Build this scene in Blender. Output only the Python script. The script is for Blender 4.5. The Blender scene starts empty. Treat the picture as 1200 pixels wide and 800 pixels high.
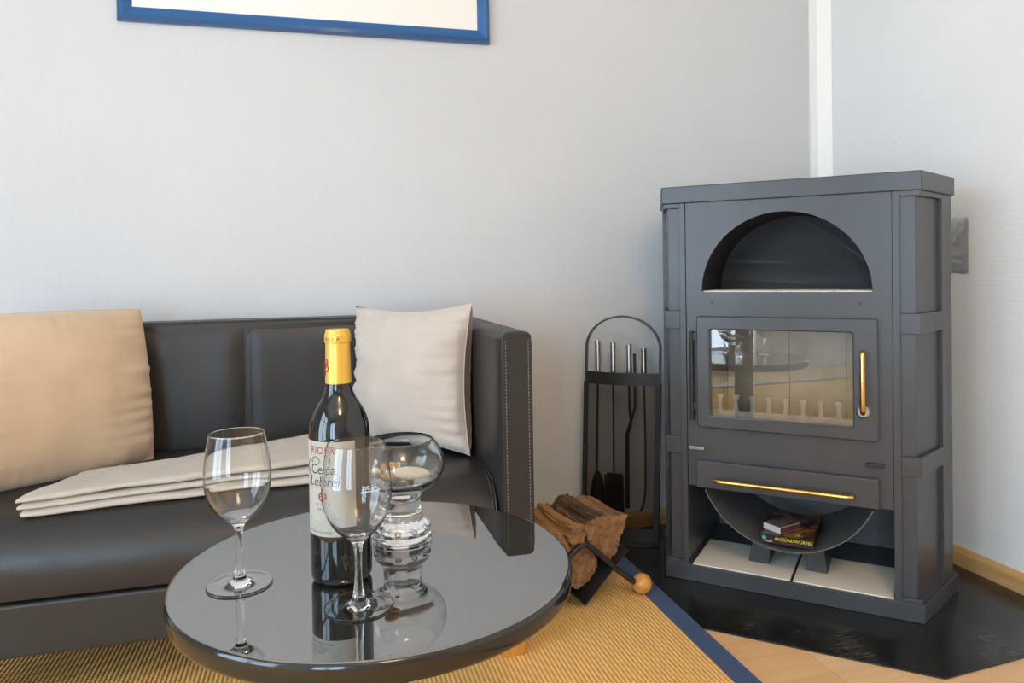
import bpy, bmesh, math, random
from math import sin, cos, pi, radians as R
from mathutils import Vector, Matrix, noise as N
random.seed(7)
SC = bpy.context.scene
COL = SC.collection

# ------------------------------------------------------------------ camera
F_PX, CY, PITCH, ROLL, YAW, CAM_H = 864.83, 329.72, -0.0153, 0.0158, 0.2594, 0.85
cam = bpy.data.cameras.new('camera'); camo = bpy.data.objects.new('camera', cam); COL.objects.link(camo)
cam.sensor_fit = 'HORIZONTAL'; cam.sensor_width = 36.0
cam.lens = 36.0 * F_PX / 1200.0
fw = Vector((sin(YAW)*cos(PITCH), cos(YAW)*cos(PITCH), sin(PITCH)))
rt = Vector((cos(YAW), -sin(YAW), 0)); up = rt.cross(fw)
r2 = rt*cos(ROLL) - up*sin(ROLL); u2 = up*cos(ROLL) + rt*sin(ROLL)
M = Matrix((r2, u2, -fw)).transposed().to_4x4(); M.translation = (0, 0, CAM_H)
camo.matrix_world = M
cam.shift_y = (CY - 400.0) / 1200.0
cam.clip_start = 0.05
SC.camera = camo

# ------------------------------------------------------------------ world, light, exposure
W = bpy.data.worlds.new('sky'); SC.world = W; W.use_nodes = True
W.node_tree.nodes['Background'].inputs[0].default_value = (0.55, 0.75, 1.0, 1)
W.node_tree.nodes['Background'].inputs[1].default_value = 1.2

def area(name, loc, target, sx, sy, power, col, spread=180):
    l = bpy.data.lights.new(name, 'AREA'); l.shape = 'RECTANGLE'; l.size = sx; l.size_y = sy
    l.energy = power; l.color = col; l.spread = R(spread)
    o = bpy.data.objects.new(name, l); COL.objects.link(o); o.location = loc
    o.rotation_euler = (Vector(target) - Vector(loc)).to_track_quat('-Z', 'Y').to_euler()
    return o
# daylight entering through the glazed door in the left wall and through the second glazed door behind the camera
area('daylight_left', (-2.42, -0.10, 1.25), (0, -0.10, 1.25), 1.7, 2.1, 90, (0.66, 0.84, 1.0))
area('daylight_rear', (-1.68, -2.32, 1.10), (-1.68, 0, 1.10), 1.2, 1.9, 84, (0.58, 0.79, 1.0))

SC.view_settings.view_transform = 'Standard'
SC.view_settings.look = 'None'
SC.view_settings.gamma = 1.0
SC.view_settings.use_curve_mapping = False
SC.view_settings.exposure = 0.08

# ------------------------------------------------------------------ materials
def mat(name, col, rough=0.5, metal=0.0, spec=0.5, ior=1.45, trans=0.0, coat=0.0, sheen=0.0):
    m = bpy.data.materials.new(name); m.use_nodes = True
    b = m.node_tree.nodes['Principled BSDF']
    b.inputs['Base Color'].default_value = (*col, 1); b.inputs['Roughness'].default_value = rough
    b.inputs['Metallic'].default_value = metal; b.inputs['IOR'].default_value = ior
    b.inputs['Specular IOR Level'].default_value = spec
    b.inputs['Transmission Weight'].default_value = trans
    b.inputs['Coat Weight'].default_value = coat; b.inputs['Coat Roughness'].default_value = 0.05
    if sheen: b.inputs['Sheen Weight'].default_value = sheen
    return m
def nodes(m):
    t = m.node_tree; return t, t.nodes['Principled BSDF'], t.nodes.new, t.links.new
def coords(m, scale=(1, 1, 1), kind='Object', rot=(0, 0, 0)):
    t, b, nn, ln = nodes(m)
    c = nn('ShaderNodeTexCoord'); mp = nn('ShaderNodeMapping')
    mp.inputs['Scale'].default_value = scale; mp.inputs['Rotation'].default_value = rot
    ln(c.outputs[kind], mp.inputs[0]); return mp.outputs[0]
def noise_tex(m, vec, scale, detail=4, rough=0.55):
    t, b, nn, ln = nodes(m); n = nn('ShaderNodeTexNoise')
    n.inputs['Scale'].default_value = scale; n.inputs['Detail'].default_value = detail; n.inputs['Roughness'].default_value = rough
    ln(vec, n.inputs['Vector']); return n.outputs[0]
def ramp(m, fac, stops):
    t, b, nn, ln = nodes(m); r = nn('ShaderNodeValToRGB'); e = r.color_ramp.elements
    while len(e) < len(stops): e.new(0.5)
    for el, (p, c) in zip(e, stops): el.position = p; el.color = (*c, 1)
    ln(fac, r.inputs[0]); return r.outputs[0]
def bump(m, h, strength=0.3, dist=0.002):
    t, b, nn, ln = nodes(m); bp = nn('ShaderNodeBump')
    bp.inputs['Strength'].default_value = strength; bp.inputs['Distance'].default_value = dist
    ln(h, bp.inputs['Height'])
    old = b.inputs['Normal']
    if old.is_linked: ln(old.links[0].from_socket, bp.inputs['Normal'])
    ln(bp.outputs[0], b.inputs['Normal'])
def math_(m, op, a, b_=None):
    t, b, nn, ln = nodes(m); n = nn('ShaderNodeMath'); n.operation = op
    for i, v in enumerate((a, b_)):
        if v is None: continue
        if isinstance(v, (int, float)): n.inputs[i].default_value = v
        else: ln(v, n.inputs[i])
    return n.outputs[0]
def base(m, c): m.node_tree.links.new(c, nodes(m)[1].inputs['Base Color'])
def rgh(m, c): m.node_tree.links.new(c, nodes(m)[1].inputs['Roughness'])
def sep(m, vec):
    t, b, nn, ln = nodes(m); s = nn('ShaderNodeSeparateXYZ'); ln(vec, s.inputs[0]); return s.outputs

def wallpaper(name, col, ribbed):
    m = mat(name, col, 0.75, spec=0.25)
    v = coords(m); s = sep(m, v)
    u = math_(m, 'ADD', s[0], s[1])
    k = 330.0
    if ribbed:
        h = math_(m, 'ADD', math_(m, 'SINE', math_(m, 'MULTIPLY', s[2], 900.0)),
                  math_(m, 'MULTIPLY', noise_tex(m, coords(m, (60, 60, 500)), 1.0, 3), 1.6))
    else:
        a = math_(m, 'SINE', math_(m, 'MULTIPLY', math_(m, 'ADD', u, s[2]), k))
        b_ = math_(m, 'SINE', math_(m, 'MULTIPLY', math_(m, 'SUBTRACT', u, s[2]), k))
        h = math_(m, 'ADD', math_(m, 'MULTIPLY', a, b_), noise_tex(m, coords(m, (90, 90, 300)), 1.0, 3))
    bump(m, h, 0.14 if ribbed else 0.20, 0.0012)
    n = noise_tex(m, coords(m), 1.3, 3)
    c = Vector(col)
    base(m, ramp(m, n, [(0.3, c*0.96), (0.7, c*1.03)]))
    return m
m_wall = wallpaper('wallpaper_white', (0.59, 0.59, 0.595), False)
m_wall_r = wallpaper('wallpaper_white_ribbed', (0.80, 0.80, 0.795), True)
m_white = mat('white_gloss_paint', (0.84, 0.84, 0.83), 0.35)
m_ceil = mat('ceiling_white', (0.82, 0.81, 0.79), 0.8)

def wood(name, c1, c2, rough=0.4, scale=(3, 30, 30), coat=0.0):
    m = mat(name, c1, rough, coat=coat)
    v = coords(m, scale)
    n = noise_tex(m, v, 1.0, 6, 0.6)
    base(m, ramp(m, n, [(0.3, c1), (0.7, c2)]))
    bump(m, n, 0.08, 0.001)
    return m
m_planks = [wood('beech_plank_%s' % k, a, b, 0.32, (2.5, 34, 34)) for k, a, b in (
    ('light', (0.84, 0.56, 0.32), (0.74, 0.46, 0.24)), ('mid', (0.80, 0.51, 0.27), (0.70, 0.41, 0.20)), ('warm', (0.82, 0.52, 0.28), (0.75, 0.46, 0.23)))]
m_base = wood('baseboard_oak', (0.68, 0.42, 0.18), (0.50, 0.28, 0.10), 0.35, (6, 6, 60), coat=0.2)
m_subfloor = mat('subfloor', (0.12, 0.08, 0.05), 0.8)

# dark metals
def dark_metal(name, col, rough, var=0.12, spec=0.5):
    m = mat(name, col, rough, spec=spec)
    n = noise_tex(m, coords(m), 9, 5, 0.6)
    c = Vector(col)
    base(m, ramp(m, n, [(0.3, c*(1-var)), (0.7, c*(1+var))]))
    rgh(m, math_(m, 'ADD', math_(m, 'MULTIPLY', n, 0.16), rough-0.08))
    f = noise_tex(m, coords(m), 700, 2); bump(m, f, 0.06, 0.0004)
    return m
m_stove = dark_metal('stove_satin_graphite', (0.054, 0.055, 0.060), 0.31, 0.06)
m_stove_in = dark_metal('stove_inner_graphite', (0.05, 0.051, 0.054), 0.5)
m_iron = dark_metal('black_iron', (0.022, 0.021, 0.020), 0.45)
m_plate = mat('hearth_steel', (0.014, 0.013, 0.013), 0.22)
n = noise_tex(m_plate, coords(m_plate, (14, 160, 14), rot=(0, 0, 0.9)), 1.0, 5, 0.7)
nb = noise_tex(m_plate, coords(m_plate), 5, 5, 0.6)
base(m_plate, ramp(m_plate, math_(m_plate, 'MULTIPLY', math_(m_plate, 'ADD', n, 0.25), nb), [(0.30, (0.010, 0.0095, 0.0095)), (0.42, (0.018, 0.017, 0.016)), (0.56, (0.065, 0.060, 0.057))]))
rgh(m_plate, ramp(m_plate, nb, [(0.35, (0.16,)*3), (0.75, (0.30,)*3)]))
m_brass = mat('brass', (0.83, 0.52, 0.14), 0.22, 1.0)
m_chrome = mat('brushed_steel', (0.62, 0.61, 0.60), 0.28, 1.0)
m_screw = mat('zinc', (0.30, 0.29, 0.27), 0.35, 1.0)
m_cradle = dark_metal('cradle_grey_steel', (0.115, 0.115, 0.115), 0.42)
m_tile = mat('cream_tile', (0.86, 0.79, 0.68), 0.45)
def stone(name, a, b, sc, rough=0.85):
    m = mat(name, a, rough); n = noise_tex(m, coords(m), sc, 6, 0.65)
    base(m, ramp(m, n, [(0.32, a), (0.68, b)])); bump(m, n, 0.25, 0.003); return m
m_brick = stone('firebrick', (0.52, 0.47, 0.40), (0.38, 0.34, 0.28), 9)
m_ash = stone('ash', (0.30, 0.22, 0.14), (0.14, 0.10, 0.065), 40)
m_grate = stone('grate_iron', (0.46, 0.41, 0.36), (0.32, 0.28, 0.24), 30, 0.6)

def glassmat(name, col=(1, 1, 1), rough=0.0, ior=1.45):
    return mat(name, col, rough, trans=1.0, ior=ior)
m_glass = glassmat('clear_glass', (0.995, 0.997, 0.997), ior=1.38)
m_gglass = glassmat('greenish_glass', (0.985, 0.996, 0.990), ior=1.42)
def thin_pane(name, tint, ior, glossy=(1, 1, 1), rough=0.0, body=None, fac=0.0):
    m = bpy.data.materials.new(name); m.use_nodes = True; t = m.node_tree; t.nodes.clear()
    o = t.nodes.new('ShaderNodeOutputMaterial'); tr = t.nodes.new('ShaderNodeBsdfTransparent'); g = t.nodes.new('ShaderNodeBsdfGlossy')
    fr = t.nodes.new('ShaderNodeFresnel'); mx = t.nodes.new('ShaderNodeMixShader')
    tr.inputs[0].default_value = (*tint, 1); g.inputs['Color'].default_value = (*glossy, 1); g.inputs['Roughness'].default_value = rough
    fr.inputs[0].default_value = ior
    src = tr.outputs[0]
    if body:
        d = t.nodes.new('ShaderNodeBsdfDiffuse'); d.inputs[0].default_value = (*body, 1)
        m2 = t.nodes.new('ShaderNodeMixShader'); m2.inputs[0].default_value = fac
        t.links.new(tr.outputs[0], m2.inputs[1]); t.links.new(d.outputs[0], m2.inputs[2]); src = m2.outputs[0]
    t.links.new(fr.outputs[0], mx.inputs[0]); t.links.new(src, mx.inputs[1]); t.links.new(g.outputs[0], mx.inputs[2])
    t.links.new(mx.outputs[0], o.inputs[0]); return m
m_door_glass = thin_pane('stove_door_glass', (0.92, 0.90, 0.87), 1.62)
m_smoke = thin_pane('smoked_screen', (0.76, 0.74, 0.72), 1.22, (0.5, 0.5, 0.5), 0.15, (0.06, 0.055, 0.05), 0.06)
m_window = thin_pane('window_glass', (0.99, 0.995, 0.995), 1.10)

# soft things
m_leather = mat('black_leather', (0.026, 0.024, 0.023), 0.40, spec=0.48)
n = noise_tex(m_leather, coords(m_leather), 55, 4, 0.6); bump(m_leather, n, 0.14, 0.0025)
n2 = noise_tex(m_leather, coords(m_leather), 420, 3); bump(m_leather, n2, 0.16, 0.0008)
n3 = noise_tex(m_leather, coords(m_leather), 7, 4)
rgh(m_leather, ramp(m_leather, n3, [(0.3, (0.34,)*3), (0.7, (0.48,)*3)]))
m_thread = mat('grey_thread', (0.24, 0.235, 0.23), 0.7)
m_seam = mat('leather_welt', (0.020, 0.019, 0.018), 0.38)
def fabric(name, col, sheen=0.4, weave=None, var=0.06):
    m = mat(name, col, 0.9, spec=0.15, sheen=sheen)
    c = Vector(col); n = noise_tex(m, coords(m), 12, 5, 0.6)
    base(m, ramp(m, n, [(0.3, c*(1-var)), (0.7, c*(1+var))]))
    if weave:
        s = sep(m, coords(m))
        a = math_(m, 'SINE', math_(m, 'MULTIPLY', math_(m, 'ADD', s[0], math_(m, 'MULTIPLY', s[2], 0.6)), weave))
        b_ = math_(m, 'SINE', math_(m, 'MULTIPLY', math_(m, 'SUBTRACT', s[0], math_(m, 'ADD', s[1], s[2])), weave))
        bump(m, math_(m, 'MULTIPLY', a, b_), 0.3, 0.0012)
    else:
        bump(m, noise_tex(m, coords(m), 500, 2), 0.15, 0.0006)
    return m
m_pillow_l = fabric('tan_velour', (0.60, 0.44, 0.30))
m_pillow_r = fabric('cream_velour', (0.55, 0.475, 0.415))
m_pillow_b = fabric('brown_velour', (0.20, 0.115, 0.075))
m_blanket = fabric('oatmeal_wool', (0.50, 0.44, 0.37), 0.2, 1500)

m_rug = mat('sisal', (0.62, 0.40, 0.16), 0.85, spec=0.2)
s = sep(m_rug, coords(m_rug))
rib = math_(m_rug, 'SINE', math_(m_rug, 'MULTIPLY', s[0], 2*pi/0.0095))
kn = math_(m_rug, 'SINE', math_(m_rug, 'ADD', math_(m_rug, 'MULTIPLY', s[1], 2*pi/0.011), math_(m_rug, 'MULTIPLY', s[0], pi/0.0095)))
h = math_(m_rug, 'ADD', rib, math_(m_rug, 'MULTIPLY', kn, 0.22))
nz = noise_tex(m_rug, coords(m_rug), 260, 2)
hh = math_(m_rug, 'ADD', math_(m_rug, 'ADD', math_(m_rug, 'MULTIPLY', h, 0.22), 0.35), math_(m_rug, 'MULTIPLY', nz, 0.35))
base(m_rug, ramp(m_rug, hh, [(0.15, (0.66, 0.31, 0.08)), (0.50, (0.90, 0.50, 0.16)), (0.95, (0.94, 0.64, 0.26))]))
bump(m_rug, h, 0.6, 0.003)
m_bind = fabric('navy_binding', (0.050, 0.085, 0.18), 0.1, 2500)

# table, bottle, etc
m_granite = mat('polished_black_stone', (0.012, 0.012, 0.012), 0.012, ior=4.2)
sp = noise_tex(m_granite, coords(m_granite), 900, 2)
base(m_granite, ramp(m_granite, sp, [(0.60, (0.012, 0.012, 0.012)), (0.78, (0.09, 0.085, 0.08))]))
m_edge = mat('honed_black_stone', (0.014, 0.013, 0.012), 0.10, ior=1.55)
m_pedestal = mat('brown_metal', (0.10, 0.075, 0.055), 0.35)
m_bottle = mat('dark_wine_glass', (0.004, 0.005, 0.005), 0.02, ior=1.6)
m_label = mat('label_paper', (0.74, 0.69, 0.60), 0.6)
m_caps = mat('gold_capsule', (0.72, 0.43, 0.075), 0.33, 0.35)
m_red = mat('red_ink', (0.30, 0.02, 0.02), 0.6)
m_ink = mat('black_ink', (0.04, 0.035, 0.03), 0.6)
m_greyink = mat('grey_ink', (0.40, 0.38, 0.35), 0.6)
m_etch = mat('white_etch', (0.85, 0.85, 0.85), 0.6)
m_blue = wood('blue_lacquer', (0.008, 0.105, 0.31), (0.007, 0.085, 0.25), 0.22, (3, 50, 50), coat=0.5)
m_print = mat('white_print', (0.80, 0.76, 0.71), 0.5)
m_foil = mat('grey_foil', (0.56, 0.56, 0.56), 0.38, 0.6)
m_foot = wood('orange_oak', (0.62, 0.27, 0.045), (0.48, 0.19, 0.03), 0.4, (50, 50, 5))
m_ball = wood('turned_beech', (0.70, 0.32, 0.07), (0.58, 0.25, 0.045), 0.22, (30, 30, 8), coat=0.4)
def logmat(name, a, b, c, sc):
    m = mat(name, a, 0.85, spec=0.2)
    n = noise_tex(m, coords(m, sc), 1.0, 8, 0.7)
    base(m, ramp(m, n, [(0.28, c), (0.48, b), (0.70, a)])); bump(m, n, 0.8, 0.006); return m
m_log = logmat('split_wood', (0.46, 0.27, 0.13), (0.28, 0.15, 0.07), (0.06, 0.035, 0.02), (60, 5, 60))
m_log2 = logmat('grey_bark', (0.27, 0.17, 0.095), (0.15, 0.09, 0.05), (0.035, 0.022, 0.014), (70, 6, 70))
m_log3 = logmat('fresh_split_wood', (0.62, 0.36, 0.16), (0.45, 0.24, 0.09), (0.14, 0.07, 0.03), (50, 4, 50))
m_end = logmat('cut_end', (0.40, 0.24, 0.12), (0.25, 0.13, 0.06), (0.08, 0.045, 0.025), (55, 55, 55))
m_shell = mat('shell', (0.78, 0.72, 0.62), 0.45)
m_peb = mat('amber_pebble', (0.50, 0.28, 0.10), 0.3)
m_box = mat('box_black', (0.015, 0.014, 0.014), 0.35)
m_yel = mat('yellow_ink', (0.85, 0.62, 0.03), 0.5)
m_grn = mat('green_ink', (0.10, 0.45, 0.08), 0.5)
m_cy = mat('blue_ink', (0.05, 0.35, 0.6), 0.5)
m_matchw = mat('matchbox_card', (0.62, 0.60, 0.58), 0.6)
m_art = mat('printed_fire_picture', (0.03, 0.02, 0.02), 0.3)
n = noise_tex(m_art, coords(m_art), 34, 3)
base(m_art, ramp(m_art, n, [(0.35, (0.012, 0.01, 0.012)), (0.52, (0.10, 0.03, 0.015)), (0.60, (0.38, 0.15, 0.03)), (0.68, (0.12, 0.16, 0.04)), (0.8, (0.02, 0.02, 0.02))]))
m_striker = mat('striker_brown', (0.12, 0.03, 0.025), 0.7)
m_art2 = mat('printed_grey_picture', (0.1, 0.1, 0.1), 0.3)
n = noise_tex(m_art2, coords(m_art2), 50, 3)
base(m_art2, ramp(m_art2, n, [(0.35, (0.05, 0.05, 0.055)), (0.55, (0.16, 0.15, 0.15)), (0.66, (0.25, 0.09, 0.07)), (0.75, (0.10, 0.17, 0.13))]))
m_lamp = bpy.data.materials.new('lamp_glow'); m_lamp.use_nodes = True
b = m_lamp.node_tree.nodes['Principled BSDF']; b.inputs['Emission Color'].default_value = (1, 0.72, 0.42, 1); b.inputs['Emission Strength'].default_value = 30

# ------------------------------------------------------------------ helpers
def tag(o, label=None, cat=None, group=None, kind=None):
    for k, v in (('label', label), ('category', cat), ('group', group), ('kind', kind)):
        if v: o[k] = v
    return o
def empty(name, loc=(0, 0, 0), rz=0.0, **kw):
    o = bpy.data.objects.new(name, None); COL.objects.link(o); o.empty_display_size = 0.05
    o.location = loc; o.rotation_euler = (0, 0, rz); return tag(o, **kw)
def obj(name, bm, m, parent=None, smooth=35, **kw):
    me = bpy.data.meshes.new(name); bm.normal_update(); bm.to_mesh(me); bm.free()
    for x in (m if isinstance(m, (list, tuple)) else [m]): me.materials.append(x)
    if smooth:
        for p in me.polygons: p.use_smooth = True
        me.set_sharp_from_angle(angle=R(smooth))
    o = bpy.data.objects.new(name, me); COL.objects.link(o)
    if smooth and smooth <= 40:
        wn = o.modifiers.new('weighted_normal', 'WEIGHTED_NORMAL'); wn.keep_sharp = True; wn.weight = 100
    if parent: o.parent = parent
    return tag(o, **kw)
def new(): return bmesh.new()
def box(bm, x0, x1, y0, y1, z0, z1, bev=0.0, seg=2, mi=0):
    vs = [bm.verts.new(p) for p in ((x0,y0,z0),(x1,y0,z0),(x1,y1,z0),(x0,y1,z0),(x0,y0,z1),(x1,y0,z1),(x1,y1,z1),(x0,y1,z1))]
    fs = [bm.faces.new([vs[i] for i in f]) for f in ((3,2,1,0),(4,5,6,7),(0,1,5,4),(1,2,6,5),(2,3,7,6),(3,0,4,7))]
    for f in fs: f.material_index = mi
    if bev:
        es = list({e for f in fs for e in f.edges})
        bmesh.ops.bevel(bm, geom=es, offset=bev, segments=seg, profile=0.5, affect='EDGES')
    return vs
def prism(bm, poly, z0, z1, bev=0.0, axis='z', seg=2):
    """poly in plane, extruded along axis; axis 'z': (x,y); axis 'y': (x,z) ; axis 'x': (y,z)"""
    def P(p, h):
        return (p[0], p[1], h) if axis == 'z' else ((p[0], h, p[1]) if axis == 'y' else (h, p[0], p[1]))
    a = [bm.verts.new(P(p, z0)) for p in poly]; b_ = [bm.verts.new(P(p, z1)) for p in poly]
    n = len(poly); fs = [bm.faces.new(a), bm.faces.new(b_[::-1])]
    for i in range(n): fs.append(bm.faces.new((a[i], b_[i], b_[(i+1) % n], a[(i+1) % n])))
    bmesh.ops.recalc_face_normals(bm, faces=fs)
    if bev:
        es = list({e for f in fs for e in f.edges})
        bmesh.ops.bevel(bm, geom=es, offset=bev, segments=seg, profile=0.5, affect='EDGES')
def tube(bm, pts, r, seg=12, cap=True, closed=False):
    pts = [Vector(p) for p in pts]; n = len(pts); rings = []
    rad = r if isinstance(r, (list, tuple)) else [r]*n
    prev = None
    for i, p in enumerate(pts):
        if closed: d = pts[(i+1) % n] - pts[i-1]
        else: d = pts[min(i+1, n-1)] - pts[max(i-1, 0)]
        d.normalize()
        if prev is None:
            a = Vector((0, 0, 1)) if abs(d.z) < 0.9 else Vector((1, 0, 0))
            u = d.cross(a).normalized()
        else:
            u = (prev - d*prev.dot(d)).normalized()
        prev = u; v = d.cross(u)
        rings.append([bm.verts.new(p + (u*cos(2*pi*k/seg) + v*sin(2*pi*k/seg))*rad[i]) for k in range(seg)])
    m_ = n if closed else n-1
    for i in range(m_):
        A, B = rings[i], rings[(i+1) % n]
        for k in range(seg): bm.faces.new((A[k], A[(k+1) % seg], B[(k+1) % seg], B[k]))
    if cap and not closed:
        bm.faces.new(rings[0][::-1]); bm.faces.new(rings[-1])
def lathe(bm, prof, seg=48, loc=(0, 0, 0)):
    """profile (r,z) from bottom axis round the outside; r=0 ends become single points"""
    rings = []
    for r, z in prof:
        if r < 1e-6: rings.append([bm.verts.new((loc[0], loc[1], loc[2]+z))])
        else: rings.append([bm.verts.new((loc[0]+r*cos(2*pi*k/seg), loc[1]+r*sin(2*pi*k/seg), loc[2]+z)) for k in range(seg)])
    for A, B in zip(rings, rings[1:]):
        for k in range(seg):
            k2 = (k+1) % seg
            if len(A) == 1 and len(B) == 1: continue
            if len(A) == 1: bm.faces.new((A[0], B[k2], B[k]))
            elif len(B) == 1: bm.faces.new((A[k], A[k2], B[0]))
            else: bm.faces.new((A[k], A[k2], B[k2], B[k]))
def spline(pts, sub=6):
    """Catmull-Rom through 2-D or 3-D points"""
    P = [Vector(p) for p in pts]; out = []
    for i in range(len(P)-1):
        p0, p1, p2, p3 = P[max(i-1, 0)], P[i], P[i+1], P[min(i+2, len(P)-1)]
        for s_ in range(sub):
            t = s_/sub
            out.append(0.5*((2*p1) + (p2-p0)*t + (2*p0-5*p1+4*p2-p3)*t*t + (3*p1-p0-3*p2+p3)*t**3))
    out.append(P[-1]); return out
def rrect(x0, x1, z0, z1, r, k=6):
    pts = []
    for cx, cz, a0 in ((x1-r, z1-r, 0), (x0+r, z1-r, 90), (x0+r, z0+r, 180), (x1-r, z0+r, 270)):
        for i in range(k+1):
            a = R(a0 + 90*i/k); pts.append((cx+r*cos(a), cz+r*sin(a)))
    return pts
def ringframe(bm, outer, inner, y0, y1, ch=0.0):
    """plate with a hole in the x-z plane, front at y0, back at y1, chamfer ch on the front rims"""
    n = len(outer)
    def inset(poly, d):
        cx = sum(p[0] for p in poly)/n; cz = sum(p[1] for p in poly)/n
        hx = max(abs(p[0]-cx) for p in poly); hz = max(abs(p[1]-cz) for p in poly)
        return [(cx+(p[0]-cx)*(1-d/hx), cz+(p[1]-cz)*(1-d/hz)) for p in poly]
    loops = [(outer, y1), (outer, y0+ch), (inset(outer, ch), y0), (inset(inner, -ch), y0), (inner, y0+ch), (inner, y1)]
    rings = [[bm.verts.new((p[0], y, p[1])) for p in pl] for pl, y in loops]
    fs = []
    for i in range(len(rings)):
        A, B = rings[i], rings[(i+1) % len(rings)]
        for k in range(n): fs.append(bm.faces.new((A[k], A[(k+1) % n], B[(k+1) % n], B[k])))
    bmesh.ops.recalc_face_normals(bm, faces=fs)
def text_mesh(s_, size, extrude=0.0, align='CENTER', shear=0.0, space=1.0):
    cu = bpy.data.curves.new('txt', 'FONT'); cu.body = s_; cu.size = size; cu.extrude = extrude
    cu.align_x = align; cu.shear = shear; cu.space_character = space; cu.resolution_u = 3
    o = bpy.data.objects.new('txt', cu); COL.objects.link(o)
    dg = bpy.context.evaluated_depsgraph_get()
    me = bpy.data.meshes.new_from_object(o.evaluated_get(dg))
    bm = new(); bm.from_mesh(me); bpy.data.objects.remove(o); bpy.data.meshes.remove(me); bpy.data.curves.remove(cu)
    return bm
def wrap(bm, fr, z0, a0):
    """bend a flat text (x right, y up) round a z axis; fr: radius or function of z; a0 = heading of the text centre"""
    for v in bm.verts:
        z = z0 + v.co.y; r = fr(z) if callable(fr) else fr
        a = a0 + v.co.x/r; v.co = (r*cos(a), r*sin(a), z)
    return bm

# ------------------------------------------------------------------ room shell
XL, XR, YB, YF, ZC = -2.35, 1.7409, 2.2331, -2.25, 2.55
fl = new(); box(fl, XL, XR, YF, YB, -0.06, -0.006)
floor = obj('floor', fl, m_subfloor, kind='structure', smooth=0)
pw, pl = 0.135, 0.72
rows = int((YB-YF)/pw)+1; cnt = 0
for i in range(rows):
    y0 = YF + i*pw; y1 = min(y0+pw, YB)
    x = XL - random.random()*pl
    if y1-y0 < 0.02: continue
    while x < XR:
        xa, xb = max(x, XL), min(x+pl, XR); x += pl
        if xb-xa < 0.02: continue
        b_ = new(); box(b_, xa+0.0006, xb-0.0006, y0+0.0006, y1-0.0006, -0.0059, 0.0, 0.0005, 1)
        obj('plank', b_, m_planks[(i*2+int(x*3)) % 3], floor, smooth=0); cnt += 1
w = new(); box(w, XL-0.1, XR+0.1, YB, YB+0.1, -0.06, ZC); obj('wall_back', w, m_wall, kind='structure', smooth=0)
w = new(); box(w, XR, XR+0.1, YF, YB, -0.06, ZC); obj('wall_right', w, m_wall_r, kind='structure', smooth=0)
w = new()
WY0, WY1, WZ0, WZ1 = -0.95, 0.75, 0.08, 2.2
box(w, XL-0.1, XL, YF, WY0, -0.06, ZC); box(w, XL-0.1, XL, WY1, YB, -0.06, ZC)
box(w, XL-0.1, XL, WY0, WY1, WZ1, ZC); box(w, XL-0.1, XL, WY0, WY1, -0.06, WZ0)
obj('wall_left', w, m_wall, kind='structure', smooth=0)
w = new()
VX0, VX1, VZ0, VZ1 = -2.28, -1.08, 0.13, 2.08
box(w, XL, VX0, YF-0.1, YF, -0.06, ZC); box(w, VX1, XR, YF-0.1, YF, -0.06, ZC)
box(w, VX0, VX1, YF-0.1, YF, VZ1, ZC); box(w, VX0, VX1, YF-0.1, YF, -0.06, VZ0)
obj('wall_front', w, m_wall, kind='structure', smooth=0)
w = new(); box(w, XL-0.1, XR+0.1, YF-0.1, YB+0.1, ZC, ZC+0.1); obj('ceiling', w, m_ceil, kind='structure', smooth=0)
# glazed door (left) and window (behind the camera)
w = new()
for a, b_ in ((WY0, WY0+0.07), (WY1-0.07, WY1), ((WY0+WY1)/2-0.05, (WY0+WY1)/2+0.05)): box(w, XL-0.06, XL-0.01, a, b_, WZ0, WZ1)
for a, b_ in ((WZ0, WZ0+0.09), (WZ1-0.07, WZ1), (1.55, 1.60)): box(w, XL-0.06, XL-0.01, WY0, WY1, a, b_)
w1 = obj('window_1', w, m_white, kind='structure', smooth=0)
w = new(); box(w, XL-0.037, XL-0.033, WY0+0.07, (WY0+WY1)/2-0.05, WZ0+0.09, WZ1-0.07); obj('pane', w, m_window, w1, smooth=0)
w = new(); box(w, XL-0.037, XL-0.033, (WY0+WY1)/2+0.05, WY1-0.07, WZ0+0.09, WZ1-0.07); obj('pane', w, m_window, w1, smooth=0)
w = new()
for a, b_ in ((VX0, VX0+0.07), (VX1-0.07, VX1), ((VX0+VX1)/2-0.04, (VX0+VX1)/2+0.04)): box(w, a, b_, YF-0.06, YF-0.01, VZ0, VZ1)
for a, b_ in ((VZ0, VZ0+0.07), (VZ1-0.07, VZ1)): box(w, VX0, VX1, YF-0.06, YF-0.01, a, b_)
w2 = obj('window_2', w, m_white, kind='structure', smooth=0)
for a, b_ in ((VX0+0.07, (VX0+VX1)/2-0.04), ((VX0+VX1)/2+0.04, VX1-0.07)):
    w = new(); box(w, a, b_, YF-0.037, YF-0.033, VZ0+0.07, VZ1-0.07); obj('pane', w, m_window, w2, smooth=0)
# baseboards: moulded profile
BH = 0.0527
prof = [(0, 0), (0.016, 0), (0.016, 0.012), (0.013, 0.018), (0.0125, 0.030), (0.014, 0.036), (0.012, 0.044), (0.006, BH), (0, BH)]
w = new(); prism(w, [(YB-d, z) for d, z in prof], XL, XR, axis='x'); obj('baseboard_back', w, m_base, kind='structure')
w = new(); prism(w, [(XR-d, z) for d, z in prof], YF, YB-0.016, axis='y'); obj('baseboard_right', w, m_base, kind='structure')
# white boxed strip in the corner
w = new(); prism(w, [(1.6755, YB), (1.6755, YB-0.010), (1.702, YB-0.012), (1.7405, YB-0.040), (1.7405, YB)], BH, ZC-0.001, 0.002)
obj('trim_1', w, m_white, kind='structure')
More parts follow.
